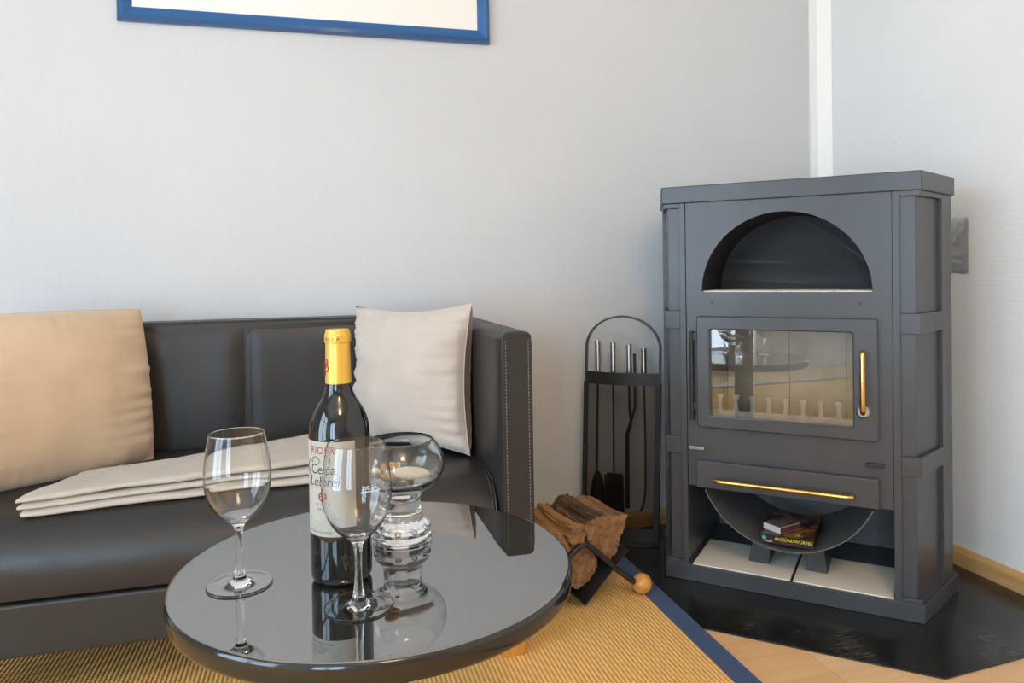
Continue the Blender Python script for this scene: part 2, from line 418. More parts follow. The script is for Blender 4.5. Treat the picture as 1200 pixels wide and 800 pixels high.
# crumpled foil patch on the right wall
b_ = new(); bmesh.ops.create_grid(b_, x_segments=14, y_segments=24, size=0.5)
for v in b_.verts:
    y = 1.685 + v.co.x*0.081; z = 0.899 + v.co.y*0.155
    edge = max(abs(v.co.x), abs(v.co.y))*2
    d = 0.001 + 0.004*(1-edge**6) + 0.012*abs(N.noise(Vector((y*60, z*50, 3))))*(1.2-edge)
    v.co = (XR - d - 0.0005, y + 0.004*N.noise(Vector((z*30, 1, 2))), z + 0.004*N.noise(Vector((y*40, 5, 2))))
bmesh.ops.solidify(b_, geom=b_.faces[:], thickness=-0.0004)
obj('foil_patch', b_, m_foil, label='crumpled grey foil patch stuck on the right wall beside the stove', cat='patch')

# black hearth plate under stove (45 degree front edge)
b_ = new(); prism(b_, [(XR-0.018, YB-0.018), (0.70, YB-0.018), (0.70, 1.70), (1.226, 1.2195), (XR-0.018, 1.263)], 0.0002, 0.0035, 0.001, seg=1)
obj('hearth_plate', b_, m_plate, smooth=20, label='scuffed black steel floor plate under the stove', cat='floor plate')

# ------------------------------------------------------------------ rug
rug = empty('rug', (0, 0, 0), label='ribbed golden sisal rug with navy border under the coffee table', cat='rug')
RX0, RX1, RY0, RY1, RB, RT = -1.75, 0.8555, -1.60, 1.99, 0.052, 0.0085
b_ = new(); box(b_, RX0+RB, RX1-RB, RY0+RB, RY1-RB, 0.0037, RT); obj('sisal_field', b_, m_rug, rug, smooth=0)
for x0, x1, y0, y1 in ((RX1-RB, RX1, RY0, RY1), (RX0, RX0+RB, RY0, RY1), (RX0+RB, RX1-RB, RY1-RB, RY1), (RX0+RB, RX1-RB, RY0, RY0+RB)):
    b_ = new(); box(b_, x0+0.0002, x1-0.0002, y0+0.0002, y1-0.0002, 0.0036, RT+0.002, 0.0018, 2); obj('binding_strip', b_, m_bind, rug)

# ------------------------------------------------------------------ stove
SX, SY, SR = 1.1394, 1.6282, -0.7558
stove = empty('wood_stove', (SX, SY, 0.0035), SR, label='dark graphite steel wood-burning stove with brass handles in the corner', cat='stove')
ZS = -0.0035
def plan(hw, e, d, back=0.39, y0=0.0):
    return [(-hw, y0), (hw, y0), (hw+e, y0+d), (0.30, back), (-0.30, back), (-hw-e, y0+d)]
b_ = new(); prism(b_, plan(0.3105, 0.0745, 0.228, 0.395, -0.002), 1.0222, 1.0680, 0.003, seg=3); obj('top_plate', b_, m_stove, stove)
b_ = new(); prism(b_, plan(0.3105, 0.079, 0.245, 0.40, 0.0), 0.0037, 0.048, 0.002); obj('plinth', b_, m_stove, stove)
def column(sg):
    I, C, B = (0.2475, 0.0), (0.3055, 0.0), (0.377, 0.224)
    def lerp(a, b, t): return (a[0]+(b[0]-a[0])*t, a[1]+(b[1]-a[1])*t)
    side = Vector((B[0]-C[0], B[1]-C[1])).normalized(); nin = Vector((-side.y, side.x))  # inward (towards -x)
    def inn(p, d): return (p[0]+nin.x*d, p[1]+nin.y*d)
    D = 0.008
    def mir(poly): return [(sg*p[0], p[1]) for p in poly]
    b_ = new()
    S1 = lerp(C, B, 0.68)
    bandpoly = [(0.2636, 0), C, lerp(C, B, 0.6795), inn(S1, 0.02), (C[0]-0.022, 0.02), (0.2636, 0.02)]
    for z0, z1 in ((0.0482, 0.0585), (0.348, 0.394), (0.6855, 0.733), (1.010, 1.022)): prism(b_, mir(bandpoly), z0, z1, 0.0012)
    prism(b_, mir([I, (0.2635, 0), (0.2635, 0.02), (0.2475, 0.02)]), 0.0482, 1.022, 0.001)
    prism(b_, mir([S1, B, inn(B, 0.02), inn(S1, 0.02)]), 0.0482, 1.022, 0.001)
    # inner cheek closing the column towards the fire chamber
    prism(b_, mir([(0.2475, 0.02), (0.252, 0.02), (0.252, 0.354), (0.2475, 0.354)]), 0.0482, 1.022)
    c = obj('column', b_, m_stove, stove)
    Ci = (C[0]-0.0095, D)
    core = [(0.2485, D), Ci, inn(B, D), inn(B, 0.03), (C[0]-0.03, 0.03), (0.2485, 0.03)]
    for z0, z1 in ((0.0585, 0.348), (0.394, 0.6855), (0.733, 1.010)):
        b_ = new(); prism(b_, mir(core), z0, z1, 0.0012); obj('recessed_panel', b_, m_stove, c)
column(-1); column(1)
# front plate with arch
b_ = new()
Y0, Y1 = 0.004, 0.016
box(b_, -0.2465, 0.2465, Y0, Y1, 0.2636, 0.445); box(b_, -0.2465, -0.195, Y0, Y1, 0.445, 0.700); box(b_, 0.178, 0.2465, Y0, Y1, 0.445, 0.700)
box(b_, -0.2465, 0.2465, Y0, Y1, 0.700, 0.784)
AC = math.atan2(0.238, 0.2465)
ANG = sorted([pi*i/40 for i in range(41)] + [AC, pi-AC]); K = len(ANG)-1
arch = [(-0.205*cos(a), 0.784+0.2045*sin(a)) for a in ANG]
def outer_pt(p):
    a = math.atan2(p[1]-0.784, p[0]); dx, dz = cos(a), sin(a)
    t = min((0.2465/abs(dx)) if abs(dx) > 1e-6 else 9, (0.238/dz) if dz > 1e-6 else 9); return (dx*t, 0.784+dz*t)
A0, A1, O0, O1 = [], [], [], []
for p in arch:
    o_ = outer_pt(p)
    A0.append(b_.verts.new((p[0], Y0, p[1]))); A1.append(b_.verts.new((p[0], Y1, p[1])))
    O0.append(b_.verts.new((o_[0], Y0, o_[1]))); O1.append(b_.verts.new((o_[0], Y1, o_[1])))
fs = []
for i in range(K):
    for q in ((O0[i], O0[i+1], A0[i+1], A0[i]), (A0[i], A0[i+1], A1[i+1], A1[i]), (O1[i], A1[i], A1[i+1], O1[i+1])): fs.append(b_.faces.new(q))
bmesh.ops.recalc_face_normals(b_, faces=fs)
for f in fs:
    if abs(f.normal.y) > 0.9 and (f.calc_center_median().y < 0.01) != (f.normal.y < 0): f.normal_flip()
obj('front_panel', b_, m_stove, stove, smooth=25)
# arch niche
b_ = new()
rings = []
for y in (Y1, 0.235):
    rings.append([b_.verts.new((-0.206*cos(pi*i/K), y, 0.784+0.2055*sin(pi*i/K))) for i in range(K+1)])
for i in range(K): b_.faces.new((rings[0][i], rings[0][i+1], rings[1][i+1], rings[1][i]))
b_.faces.new(rings[1])
bmesh.ops.solidify(b_, geom=b_.faces[:], thickness=0.003)
obj('warming_niche', b_, m_stove_in, stove)
for xa, xb in ((-0.2045, -0.02), (-0.018, 0.118), (0.120, 0.2045)):
    b_ = new(); box(b_, xa, xb, 0.0165, 0.230, 0.772, 0.7865, 0.001, 1); obj('niche_tile', b_, m_tile, stove)
for x in (-0.178, 0.178):
    b_ = new(); lathe(b_, [(0, 0), (0.0035, 0), (0.0035, 0.002), (0, 0.002)], 10)
    bmesh.ops.rotate(b_, verts=b_.verts[:], matrix=Matrix.Rotation(R(90), 3, 'X')); bmesh.ops.translate(b_, verts=b_.verts[:], vec=(x, 0.0045, 0.756))
    obj('screw', b_, m_iron, stove)
# body shell: back and cheeks behind
b_ = new(); box(b_, -0.245, 0.245, 0.355, 0.358, 0.05, 1.02); obj('back_plate', b_, m_cradle, stove, smooth=0)
b_ = new(); box(b_, -0.246, 0.246, 0.018, 0.353, 0.262, 0.2665); obj('inner_shelf', b_, m_stove_in, stove, smooth=0)
b_ = new(); box(b_, -0.246, 0.246, 0.018, 0.298, 0.7615, 0.770); obj('inner_shelf', b_, m_stove_in, stove, smooth=0)
# firebox lining
for xa, xb in ((-0.185, -0.0155), (-0.0145, 0.1305), (0.1315, 0.185)):
    b_ = new(); box(b_, xa, xb, 0.215, 0.245, 0.40, 0.755, 0.001, 1); obj('firebrick', b_, m_brick, stove)
for xa in (-0.215, 0.1855):
    for ya, yb in ((0.020, 0.118), (0.119, 0.2145)):
        b_ = new(); box(b_, xa, xa+0.0295, ya, yb, 0.40, 0.755, 0.001, 1); obj('firebrick', b_, m_brick, stove)
b_ = new(); bmesh.ops.create_grid(b_, x_segments=40, y_segments=20, size=0.5)
for v in b_.verts:
    x, y = v.co.x*0.37, 0.1165 + v.co.y*0.193
    v.co = (x, y, 0.414 + 0.012*(y/0.2) + 0.012*N.noise(Vector((x*25, y*25, 0))) + 0.005*N.noise(Vector((x*90, y*90, 4))))
ext = bmesh.ops.extrude_face_region(b_, geom=b_.faces[:])
for e_ in ext['geom']:
    if isinstance(e_, bmesh.types.BMVert): e_.co.z = 0.395
bmesh.ops.recalc_face_normals(b_, faces=b_.faces[:])
obj('ash_bed', b_, m_ash, stove, kind='stuff')
# log retaining grate: bar with eight flared tines
b_ = new(); box(b_, -0.186, 0.168, 0.030, 0.037, 0.440, 0.468, 0.002)
for i in range(8):
    x = -0.166 + i*0.0418
    prism(b_, [(x-0.0095, 0.466), (x+0.0095, 0.466), (x+0.0050, 0.474), (x+0.0045, 0.496), (x+0.0085, 0.503), (x+0.0085, 0.511), (x-0.0085, 0.511), (x-0.0085, 0.503), (x-0.0045, 0.496), (x-0.0050, 0.474)], 0.030, 0.037, 0.0012, axis='y')
obj('fire_grate', b_, m_grate, stove)
# door
DY0, DY1 = -0.014, 0.0035
door = new()
ringframe(door, rrect(-0.2165, 0.2165, 0.4255, 0.7205, 0.006), rrect(-0.1825, 0.1610, 0.4545, 0.6860, 0.008), DY0, DY1, 0.003)
door = obj('door', door, m_stove, stove)
b_ = new(); box(b_, -0.184, 0.1625, 0.0002, 0.0030, 0.453, 0.6875); obj('glass_pane', b_, m_door_glass, door, smooth=0)
hx = 0.1835
b_ = new(); hp = [(hx, DY0-0.004, 0.640), (hx, DY0-0.018, 0.640)] + [(hx, DY0-0.022-0.006*sin(a), 0.6405-0.008*(1-cos(a))) for a in (0.5, 1.0, 1.57)] + [(hx, DY0-0.028, 0.56), (hx, DY0-0.028, 0.52), (hx, DY0-0.026, 0.505), (hx, DY0-0.018, 0.497), (hx, DY0-0.004, 0.497)]
tube(b_, hp, 0.0062, 14); obj('door_handle', b_, m_brass, door, label='brass door handle', smooth=60)
b_ = new(); lathe(b_, [(0, 0), (0.0155, 0), (0.0155, 0.003), (0.012, 0.006), (0, 0.006)], 28)
bmesh.ops.rotate(b_, verts=b_.verts[:], matrix=Matrix.Rotation(R(90), 3, 'X')); bmesh.ops.translate(b_, verts=b_.verts[:], vec=(hx, DY0, 0.4965)); obj('handle_rosette', b_, m_screw, door)
b_ = new()
tube(b_, [(-0.2315, -0.006, 0.442), (-0.2315, -0.006, 0.560), (-0.2315, -0.006, 0.680)], 0.0055, 12)
box(b_, -0.2315, -0.214, -0.008, 0.001, 0.655, 0.675, 0.001); box(b_, -0.2315, -0.214, -0.008, 0.001, 0.470, 0.490, 0.001)
obj('hinge', b_, m_iron, stove)
# ash drawer flap
b_ = new(); box(b_, -0.2205, 0.2165, -0.016, 0.0035, 0.2650, 0.3370, 0.003, 3); dr = obj('ash_drawer', b_, m_stove, stove)
b_ = new(); zz = 0.2935
hp = [(-0.170, -0.018, zz), (-0.170, -0.030, zz), (-0.1685, -0.036, zz), (-0.163, -0.041, zz), (-0.155, -0.042, zz), (0, -0.042, zz), (0.145, -0.042, zz), (0.153, -0.041, zz), (0.1585, -0.036, zz), (0.160, -0.030, zz), (0.160, -0.018, zz)]
tube(b_, hp, 0.0052, 14); obj('drawer_handle', b_, m_brass, dr, label='long horizontal brass bar handle', smooth=60)
for x in (-0.2215, 0.2075):
    b_ = new(); prism(b_, rrect(x-0.021, x+0.021, 0.3625, 0.3715, 0.0042, 4), -0.006, 0.0035, 0.0012, axis='y'); obj('air_slider', b_, m_screw if x < 0 else m_iron, stove)
# cradle (curved log tray) with wedge feet
b_ = new(); RC, ZCn = 0.2205, 0.3405
a0 = math.asin(0.203/RC); rr = []
for y in (0.004, 0.320):
    rr.append([[b_.verts.new((rad*sin(-a0+2*a0*i/36), y, ZCn-rad*cos(-a0+2*a0*i/36))) for i in range(37)] for rad in (RC, RC-0.003)])
(f0, f1), (g0, g1) = rr
for i in range(36):
    for q in ((f0[i], f0[i+1], g0[i+1], g0[i]), (f1[i+1], f1[i], g1[i], g1[i+1]), (f1[i], f1[i+1], f0[i+1], f0[i]), (g0[i], g0[i+1], g1[i+1], g1[i])): b_.faces.new(q)
for i in (0, 36): b_.faces.new((f0[i], g0[i], g1[i], f1[i]))
bmesh.ops.recalc_face_normals(b_, faces=b_.faces[:])
obj('log_cradle', b_, m_cradle, stove)
for sg, xo in ((-1, -0.080), (1, 0.064)):
    b_ = new(); prism(b_, [(xo-0.027, 0.0515), (xo+0.027, 0.0515), (xo+0.024-sg*0.006, 0.124), (xo-0.018-sg*0.006, 0.124)], 0.085, 0.215, 0.001, axis='y'); obj('cradle_foot', b_, m_stove_in, stove)
for xa, xb in ((-0.238, 0.010), (0.017, 0.246)):
    b_ = new(); box(b_, xa, xb, 0.004, 0.205, 0.0482, 0.0512, 0.0008, 1); obj('base_tile', b_, m_tile, stove)
for o in stove.children: o.location.z = ZS

# firelighter box & matchbox lying in the cradle (stove frame)
def stv(x, y, z):
    c, s_ = cos(SR), sin(SR); return (SX + c*x - s_*y, SY + s_*x + c*y, z)
fb = empty('firelighter_box', stv(0.001, 0.115, 0.1338), SR, label='flat black firelighter carton with yellow lettering lying in the curved tray', cat='box')
b_ = new(); box(b_, -0.0665, 0.0665, -0.101, 0.100, 0.0, 0.0225, 0.0008, 1); obj('carton', b_, m_box, fb)
b_ = new(); box(b_, -0.063, 0.063, -0.097, 0.096, 0.0226, 0.0230); obj('cover_picture', b_, m_art, fb, smooth=0)
def flat_text(s_, size, loc, m, parent, name='lettering', **kw):
    t = text_mesh(s_, size, 0.0001, **kw)
    for v in t.verts: v.co = (v.co.x+loc[0], loc[1]+v.co.z, v.co.y+loc[2])
    return obj(name, t, m, parent, smooth=0)
flat_text('ANZÜNDWÜRFEL', 0.0112, (0.017, -0.1016, 0.0105), m_yel, fb)
flat_text('Zum Ofen und Kamin', 0.0058, (0.012, -0.1016, 0.0040), m_red, fb)
flat_text('PROFI', 0.0062, (-0.043, -0.1016, 0.0042), m_etch, fb)
b_ = new(); lathe(b_, [(0, 0), (0.0052, 0), (0.0052, 0.0004), (0, 0.0004)], 20); bmesh.ops.rotate(b_, verts=b_.verts[:], matrix=Matrix.Rotation(R(90), 3, 'X')); bmesh.ops.translate(b_, verts=b_.verts[:], vec=(-0.054, -0.1012, 0.0140)); obj('logo_disc', b_, m_grn, fb)
b_ = new(); lathe(b_, [(0, 0), (0.0036, 0), (0.0036, 0.0003), (0, 0.0003)], 20); bmesh.ops.rotate(b_, verts=b_.verts[:], matrix=Matrix.Rotation(R(90), 3, 'X')); bmesh.ops.translate(b_, verts=b_.verts[:], vec=(-0.0525, -0.1017, 0.0148)); obj('logo_disc', b_, m_cy, fb)
for k, (x, m) in enumerate(((0.018, m_grn), (0.026, m_yel), (0.034, m_grn), (0.047, m_red))):
    b_ = new(); lathe(b_, [(0, 0), (0.0045, 0), (0.0045, 0.0003), (0, 0.0003)], 14, (x, -0.080, 0.0231)); obj('printed_spot', b_, m, fb)
p = stv(-0.018, 0.074, 0.1573)
mb = empty('matchbox', p, SR-R(32), label='small white-sided matchbox on top of the black carton', cat='box')
b_ = new(); box(b_, -0.0275, 0.0275, -0.039, 0.039, 0, 0.016, 0.0005, 1); obj('sleeve', b_, m_matchw, mb)
b_ = new(); box(b_, -0.0272, 0.0272, -0.0387, 0.0387, 0.0161, 0.0165); obj('top_print', b_, m_art2, mb, smooth=0)
b_ = new(); box(b_, 0.0276, 0.0279, -0.0385, 0.0385, 0.001, 0.015); obj('striker', b_, m_striker, mb, smooth=0)

# ------------------------------------------------------------------ fireside tool stand
TSR = -0.66
TC = Vector((0.894, 2.122, 0.0037)); TH = 0.116
ts = empty('tool_stand', TC, TSR, label='black arched fireside tool stand with smoked screen beside the stove', cat='tool stand')
lean = 0.016
def tp(x, y, z): return (x + lean*z/0.5, y, z)   # upright leans slightly to the right
b_ = new(); prism(b_, [(-TH*0.6, 0.05), (-TH-0.004, 0.0)] + [(-(TH+0.004)*cos(pi*i/20), -0.036*sin(pi*i/20)) for i in range(1, 20)] + [(TH+0.004, 0.0), (TH*0.6, 0.05)], 0.0, 0.006, 0.001); obj('base_plate', b_, m_iron, ts)
for sg in (-1, 1):
    pw_ = 0.006 if sg < 0 else 0.011
    b_ = new(); prism(b_, [(sg*TH-pw_, 0.006), (sg*TH+0.006, 0.006), (sg*TH+0.006+lean*0.98, 0.495), (sg*TH-pw_+lean*0.98, 0.495)], -0.002, 0.012, 0.001, axis='y'); obj('post', b_, m_iron, ts)
pts = [(-TH+lean, 0.005, 0.49)] + [(lean*1.2-TH*cos(pi*i/28), 0.005, 0.60+0.098*sin(pi*i/28)) for i in range(29)] + [(TH+lean, 0.005, 0.49)]
b_ = new()
P3 = [Vector(p) for p in pts]; rg = []
for i, p in enumerate(P3):
    d = (P3[min(i+1, len(P3)-1)]-P3[max(i-1, 0)]).normalized(); nrm = Vector((-d.z, 0, d.x))
    rg.append([b_.verts.new(p+nrm*a_+Vector((0, c_, 0))) for a_, c_ in ((-0.003, -0.006), (0.003, -0.006), (0.003, 0.006), (-0.003, 0.006))])
for A, B in zip(rg, rg[1:]):
    for k in range(4): b_.faces.new((A[k], A[(k+1) % 4], B[(k+1) % 4], B[k]))
b_.faces.new(rg[0][::-1]); b_.faces.new(rg[-1]); bmesh.ops.recalc_face_normals(b_, faces=b_.faces[:])
obj('arch', b_, m_stove, ts)
def curved(bm, z0, z1, bulge, th, x=TH):
    n = 16
    for side in (0,):
        V = []
        for z in (z0, z1):
            for d in (0, th):
                V.append([bm.verts.new(tp(-x+2*x*i/n, -bulge*sin(pi*i/n)+d, z)) for i in range(n+1)])
        a, b2, c, d2 = V
        for i in range(n):
            for q in ((a[i], a[i+1], c[i+1], c[i]), (b2[i+1], b2[i], d2[i], d2[i+1]), (c[i], c[i+1], d2[i+1], d2[i]), (a[i+1], a[i], b2[i], b2[i+1])): bm.faces.new(q)
        for i in (0, n): bm.faces.new((a[i], b2[i], d2[i], c[i]))
    bmesh.ops.recalc_face_normals(bm, faces=bm.faces[:])
b_ = new(); curved(b_, 0.488, 0.526, 0.018, 0.004); obj('top_band', b_, m_iron, ts)
b_ = new(); curved(b_, 0.010, 0.050, 0.018, 0.004); obj('bottom_band', b_, m_iron, ts)
b_ = new(); curved(b_, 0.050, 0.488, 0.0175, 0.002, TH-0.004); obj('screen', b_, m_smoke, ts)
b_ = new(); curved(b_, 0.500, 0.506, -0.030, 0.003); obj('hanging_rail', b_, m_iron, ts)
cth, sth = cos(TSR), sin(TSR)
def tool(name, label, x, y, handle=True, topz=0.600, kind='shovel'):
    t = empty(name, (TC.x + cth*x - sth*y, TC.y + sth*x + cth*y, TC.z), TSR, label=label, cat='fire tool', group='tools hanging in the fireside stand')
    hz = topz - 0.105
    b_ = new(); tube(b_, [(0, 0, hz), (0, 0, topz-0.001), (0, 0, topz)], [0.0090, 0.0090, 0.0083], 16); obj('handle', b_, m_chrome, t, label='brushed steel tube handle')
    b_ = new()
    if kind == 'shovel':
        tube(b_, [(0, 0, hz+0.02), (-0.002, 0, 0.20)], 0.0032, 8); obj('rod', b_, m_iron, t)
        b_ = new(); prism(b_, [(-0.024, 0.205), (0.024, 0.205), (0.030, 0.085), (-0.030, 0.085)], -0.002, 0.001, axis='y')
        box(b_, -0.029, -0.0265, -0.014, 0.0, 0.088, 0.200); box(b_, 0.0265, 0.029, -0.014, 0.0, 0.088, 0.200); obj('blade', b_, m_iron, t)
    elif kind == 'brush':
        tube(b_, [(0, 0, hz+0.02), (-0.008, 0, 0.20)], 0.0032, 8); obj('rod', b_, m_iron, t)
        b_ = new(); lathe(b_, [(0, 0.07), (0.024, 0.08), (0.027, 0.12), (0.018, 0.175), (0.007, 0.205), (0, 0.207)], 16, (-0.006, 0, 0)); obj('bristles', b_, m_iron, t, kind='stuff')
    elif kind == 'poker':
        tube(b_, spline([(0, 0, hz+0.02), (0.002, 0, 0.30), (0.0, 0, 0.17), (-0.006, 0, 0.12), (-0.015, 0, 0.095)], 5), 0.0034, 8); obj('rod', b_, m_iron, t)
    else:
        tube(b_, [(0, 0, hz+0.02), (0, 0, 0.42), (0.004, 0, 0.36), (-0.006, 0, 0.33), (-0.008, 0, 0.10)], 0.0045, 8); obj('rod', b_, m_iron, t)
        b_ = new(); tube(b_, [(0.017, 0.004, topz-0.028), (0.017, 0.004, 0.42), (0.008, 0.004, 0.385), (-0.012, 0.004, 0.33), (-0.014, 0.004, 0.10)], 0.0045, 8); obj('rod', b_, m_iron, t)
tool('hearth_brush', 'leftmost of the four steel-handled fire tools, a small brush', -0.066, 0.020, topz=0.622, kind='brush')
tool('fire_shovel', 'second fire tool from the left, the shovel with a square blade', -0.017, 0.020, topz=0.616, kind='shovel')
tool('fire_tongs', 'third fire tool from the left, tongs with two rods', 0.034, 0.020, topz=0.610, kind='tongs')
tool('fire_poker', 'fire tool nearest the stove, the poker with a hooked tip', 0.080, 0.020, topz=0.600, kind='poker')

# ------------------------------------------------------------------ log holder and logs
AX = Vector((-0.14, 0.99, 0)).normalized(); EX = Vector((0.99, 0.14, 0)).normalized()
LT = Vector((0.648, 1.751, 0)) - AX*0.03
LHr = math.atan2(EX.y, EX.x)
lh = empty('log_holder', (LT.x, LT.y, 0.0), LHr, label='black steel V-shaped log holder with wooden ball feet beside the sofa', cat='log holder')
TIPX, TIPZ = -0.020, 0.0125
for sg in (-1, 1):
    b_ = new(); q = 0.1275
    dx, dz = sg*q, q*0.94; nx, nz = -sg*0.0016, 0.0017
    prism(b_, [(TIPX, TIPZ), (TIPX+dx, TIPZ+dz), (TIPX+dx+nx, TIPZ+dz+nz), (TIPX, TIPZ+0.0034)], 0.0, 0.225, axis='y'); obj('sheet', b_, m_iron, lh)
def rodpath(y):
    right = [(0.138, y, 0.036), (0.098, y, 0.0655), (0.057, y, 0.102), (0.024, y, 0.133), (0.004, y, 0.151), (-0.010, y, 0.160), (TIPX-0.002, y, 0.1635)]
    left = [(2*TIPX-p[0], y, p[2]) for p in right[::-1]][1:]
    return spline(right+left, 3)
for y in (0.008, 0.212):
    b_ = new(); tube(b_, rodpath(y), 0.0072, 12); rd = obj('bent_rod', b_, m_iron, lh)
    for sg in (-1, 1):
        b_ = new(); bmesh.ops.create_uvsphere(b_, u_segments=28, v_segments=16, radius=0.0262)
        bmesh.ops.translate(b_, verts=b_.verts[:], vec=((0.150 if sg > 0 else 2*TIPX-0.150), y, 0.0262+0.0087)); obj('ball_foot', b_, m_ball, rd, smooth=80, label='varnished wooden ball')
def make_log(poly, y0, y1, seed, m, label, rough=0.006):
    cx = sum(p[0] for p in poly)/len(poly); cz = sum(p[1] for p in poly)/len(poly)
    loc = LT + EX*cx + AX*y0; loc.z = cz
    t = empty('firewood_log', loc, LHr, label=label, cat='firewood', group='split logs in the holder')
    P = [(p[0]-cx, p[1]-cz) for p in poly]
    pts = []
    nseg = 72; per = [math.dist(P[i], P[(i+1) % len(P)]) for i in range(len(P))]; tot = sum(per)
    for k in range(nseg):
        d = tot*k/nseg; i = 0
        while d > per[i]: d -= per[i]; i += 1
        a, b2 = P[i], P[(i+1) % len(P)]; f = d/per[i]; pts.append((a[0]+(b2[0]-a[0])*f, a[1]+(b2[1]-a[1])*f))
    L = y1-y0; ns = 36; b_ = new(); rings = []
    rnd = random.Random(seed); bend = rnd.uniform(-0.006, 0.006)
    for j in range(ns+1):
        y = L*j/ns; rg = []
        for x, z in pts:
            v1 = N.noise(Vector((x*60+seed*7, y*6, z*60))); v2 = 1.1*(0.5-2.2*abs(N.noise(Vector((x*150+seed, y*9, z*150))))) + 0.5*N.noise(Vector((x*330+seed, y*16, z*330)))
            s_ = 1 + (v1*rough*1.3 + v2*rough*0.9)/max(0.012, math.hypot(x, z))
            s_ = max(0.6, min(1.3, s_))
            yy = y + (0.004*N.noise(Vector((x*90, z*90, seed))) if j in (0, ns) else 0)
            rg.append(b_.verts.new((x*s_ + bend*sin(pi*j/ns), yy, z*s_ + bend*sin(pi*j/ns))))
        rings.append(rg)
    for A, B in zip(rings, rings[1:]):
        for k in range(nseg): b_.faces.new((A[k], B[k], B[(k+1) % nseg], A[(k+1) % nseg]))
    bmesh.ops.recalc_face_normals(b_, faces=b_.faces[:])
    ends = [[tuple(v.co) for v in rings[0]], [tuple(v.co) for v in rings[-1]]]
    obj('log_body', b_, m, t, smooth=50)
    for e_, sgn in zip(ends, (-1, 1)):
        b_ = new(); prevr = [b_.verts.new(p) for p in e_]
        yc = sum(p[1] for p in e_)/len(e_)
        for f in (0.8, 0.55, 0.28):
            cur = [b_.verts.new((p[0]*f, yc + (p[1]-yc)*f + sgn*0.0022*N.noise(Vector((p[0]*f*150, p[2]*f*150, seed))), p[2]*f)) for p in e_]
            for k in range(nseg): b_.faces.new((prevr[k], prevr[(k+1) % nseg], cur[(k+1) % nseg], cur[k]))
            prevr = cur
        b_.faces.new(prevr)
        bmesh.ops.recalc_face_normals(b_, faces=b_.faces[:])
        obj('cut_end', b_, m_end, t, smooth=50)
make_log([(0.118, 0.212), (0.062, 0.222), (-0.006, 0.166), (0.010, 0.146), (0.060, 0.100), (0.085, 0.124), (0.100, 0.165)], 0.022, 0.200, 3, m_log, 'big brown split log with a rough square end, rightmost in the holder', 0.004)
make_log([(-0.056, 0.152), (-0.010, 0.160), (0.016, 0.138), (0.034, 0.105), (0.032, 0.085), (0.012, 0.058), (-0.022, 0.040), (-0.052, 0.062)], 0.036, 0.195, 11, m_log, 'quarter-round log under the bent rod, lowest in the holder', 0.003)
make_log([(0.000, 0.170), (0.022, 0.190), (0.052, 0.218), (0.044, 0.228), (0.008, 0.224), (-0.012, 0.205), (-0.016, 0.186)], 0.010, 0.205, 21, m_log2, 'narrow grey-barked log piece lying on top against the big log', 0.007)
make_log([(-0.020, 0.168), (-0.018, 0.190), (-0.022, 0.210), (-0.050, 0.208), (-0.066, 0.192), (-0.052, 0.170)], 0.004, 0.210, 31, m_log3, 'narrow pale split log on top of the holder, left of the grey-barked one', 0.006)
make_log([(-0.060, 0.154), (-0.068, 0.182), (-0.078, 0.200), (-0.120, 0.196), (-0.135, 0.172), (-0.110, 0.140)], 0.006, 0.215, 41, m_log3, 'orange-brown split log at the left of the holder by the sofa arm', 0.006)

# ------------------------------------------------------------------ sofa
sofa = empty('sofa', (-0.1875, 1.55, 0.0085), 0, label='black leather two-seat sofa on oak feet against the back wall', cat='sofa')
def sv(bm): bmesh.ops.translate(bm, verts=bm.verts[:], vec=(0.1875, -1.55, -0.0085)); return bm
SXL, SXR, SYF, SYB = -0.830, 0.455, 1.550, 2.190
AW = 0.070; Z0 = 0.1425
def soft_box(x0, x1, y0, y1, z0, z1, r, seg=5, cuts=0, amp=0.0, seed=0):
    b_ = new(); box(b_, x0, x1, y0, y1, z0, z1, r, seg); return b_
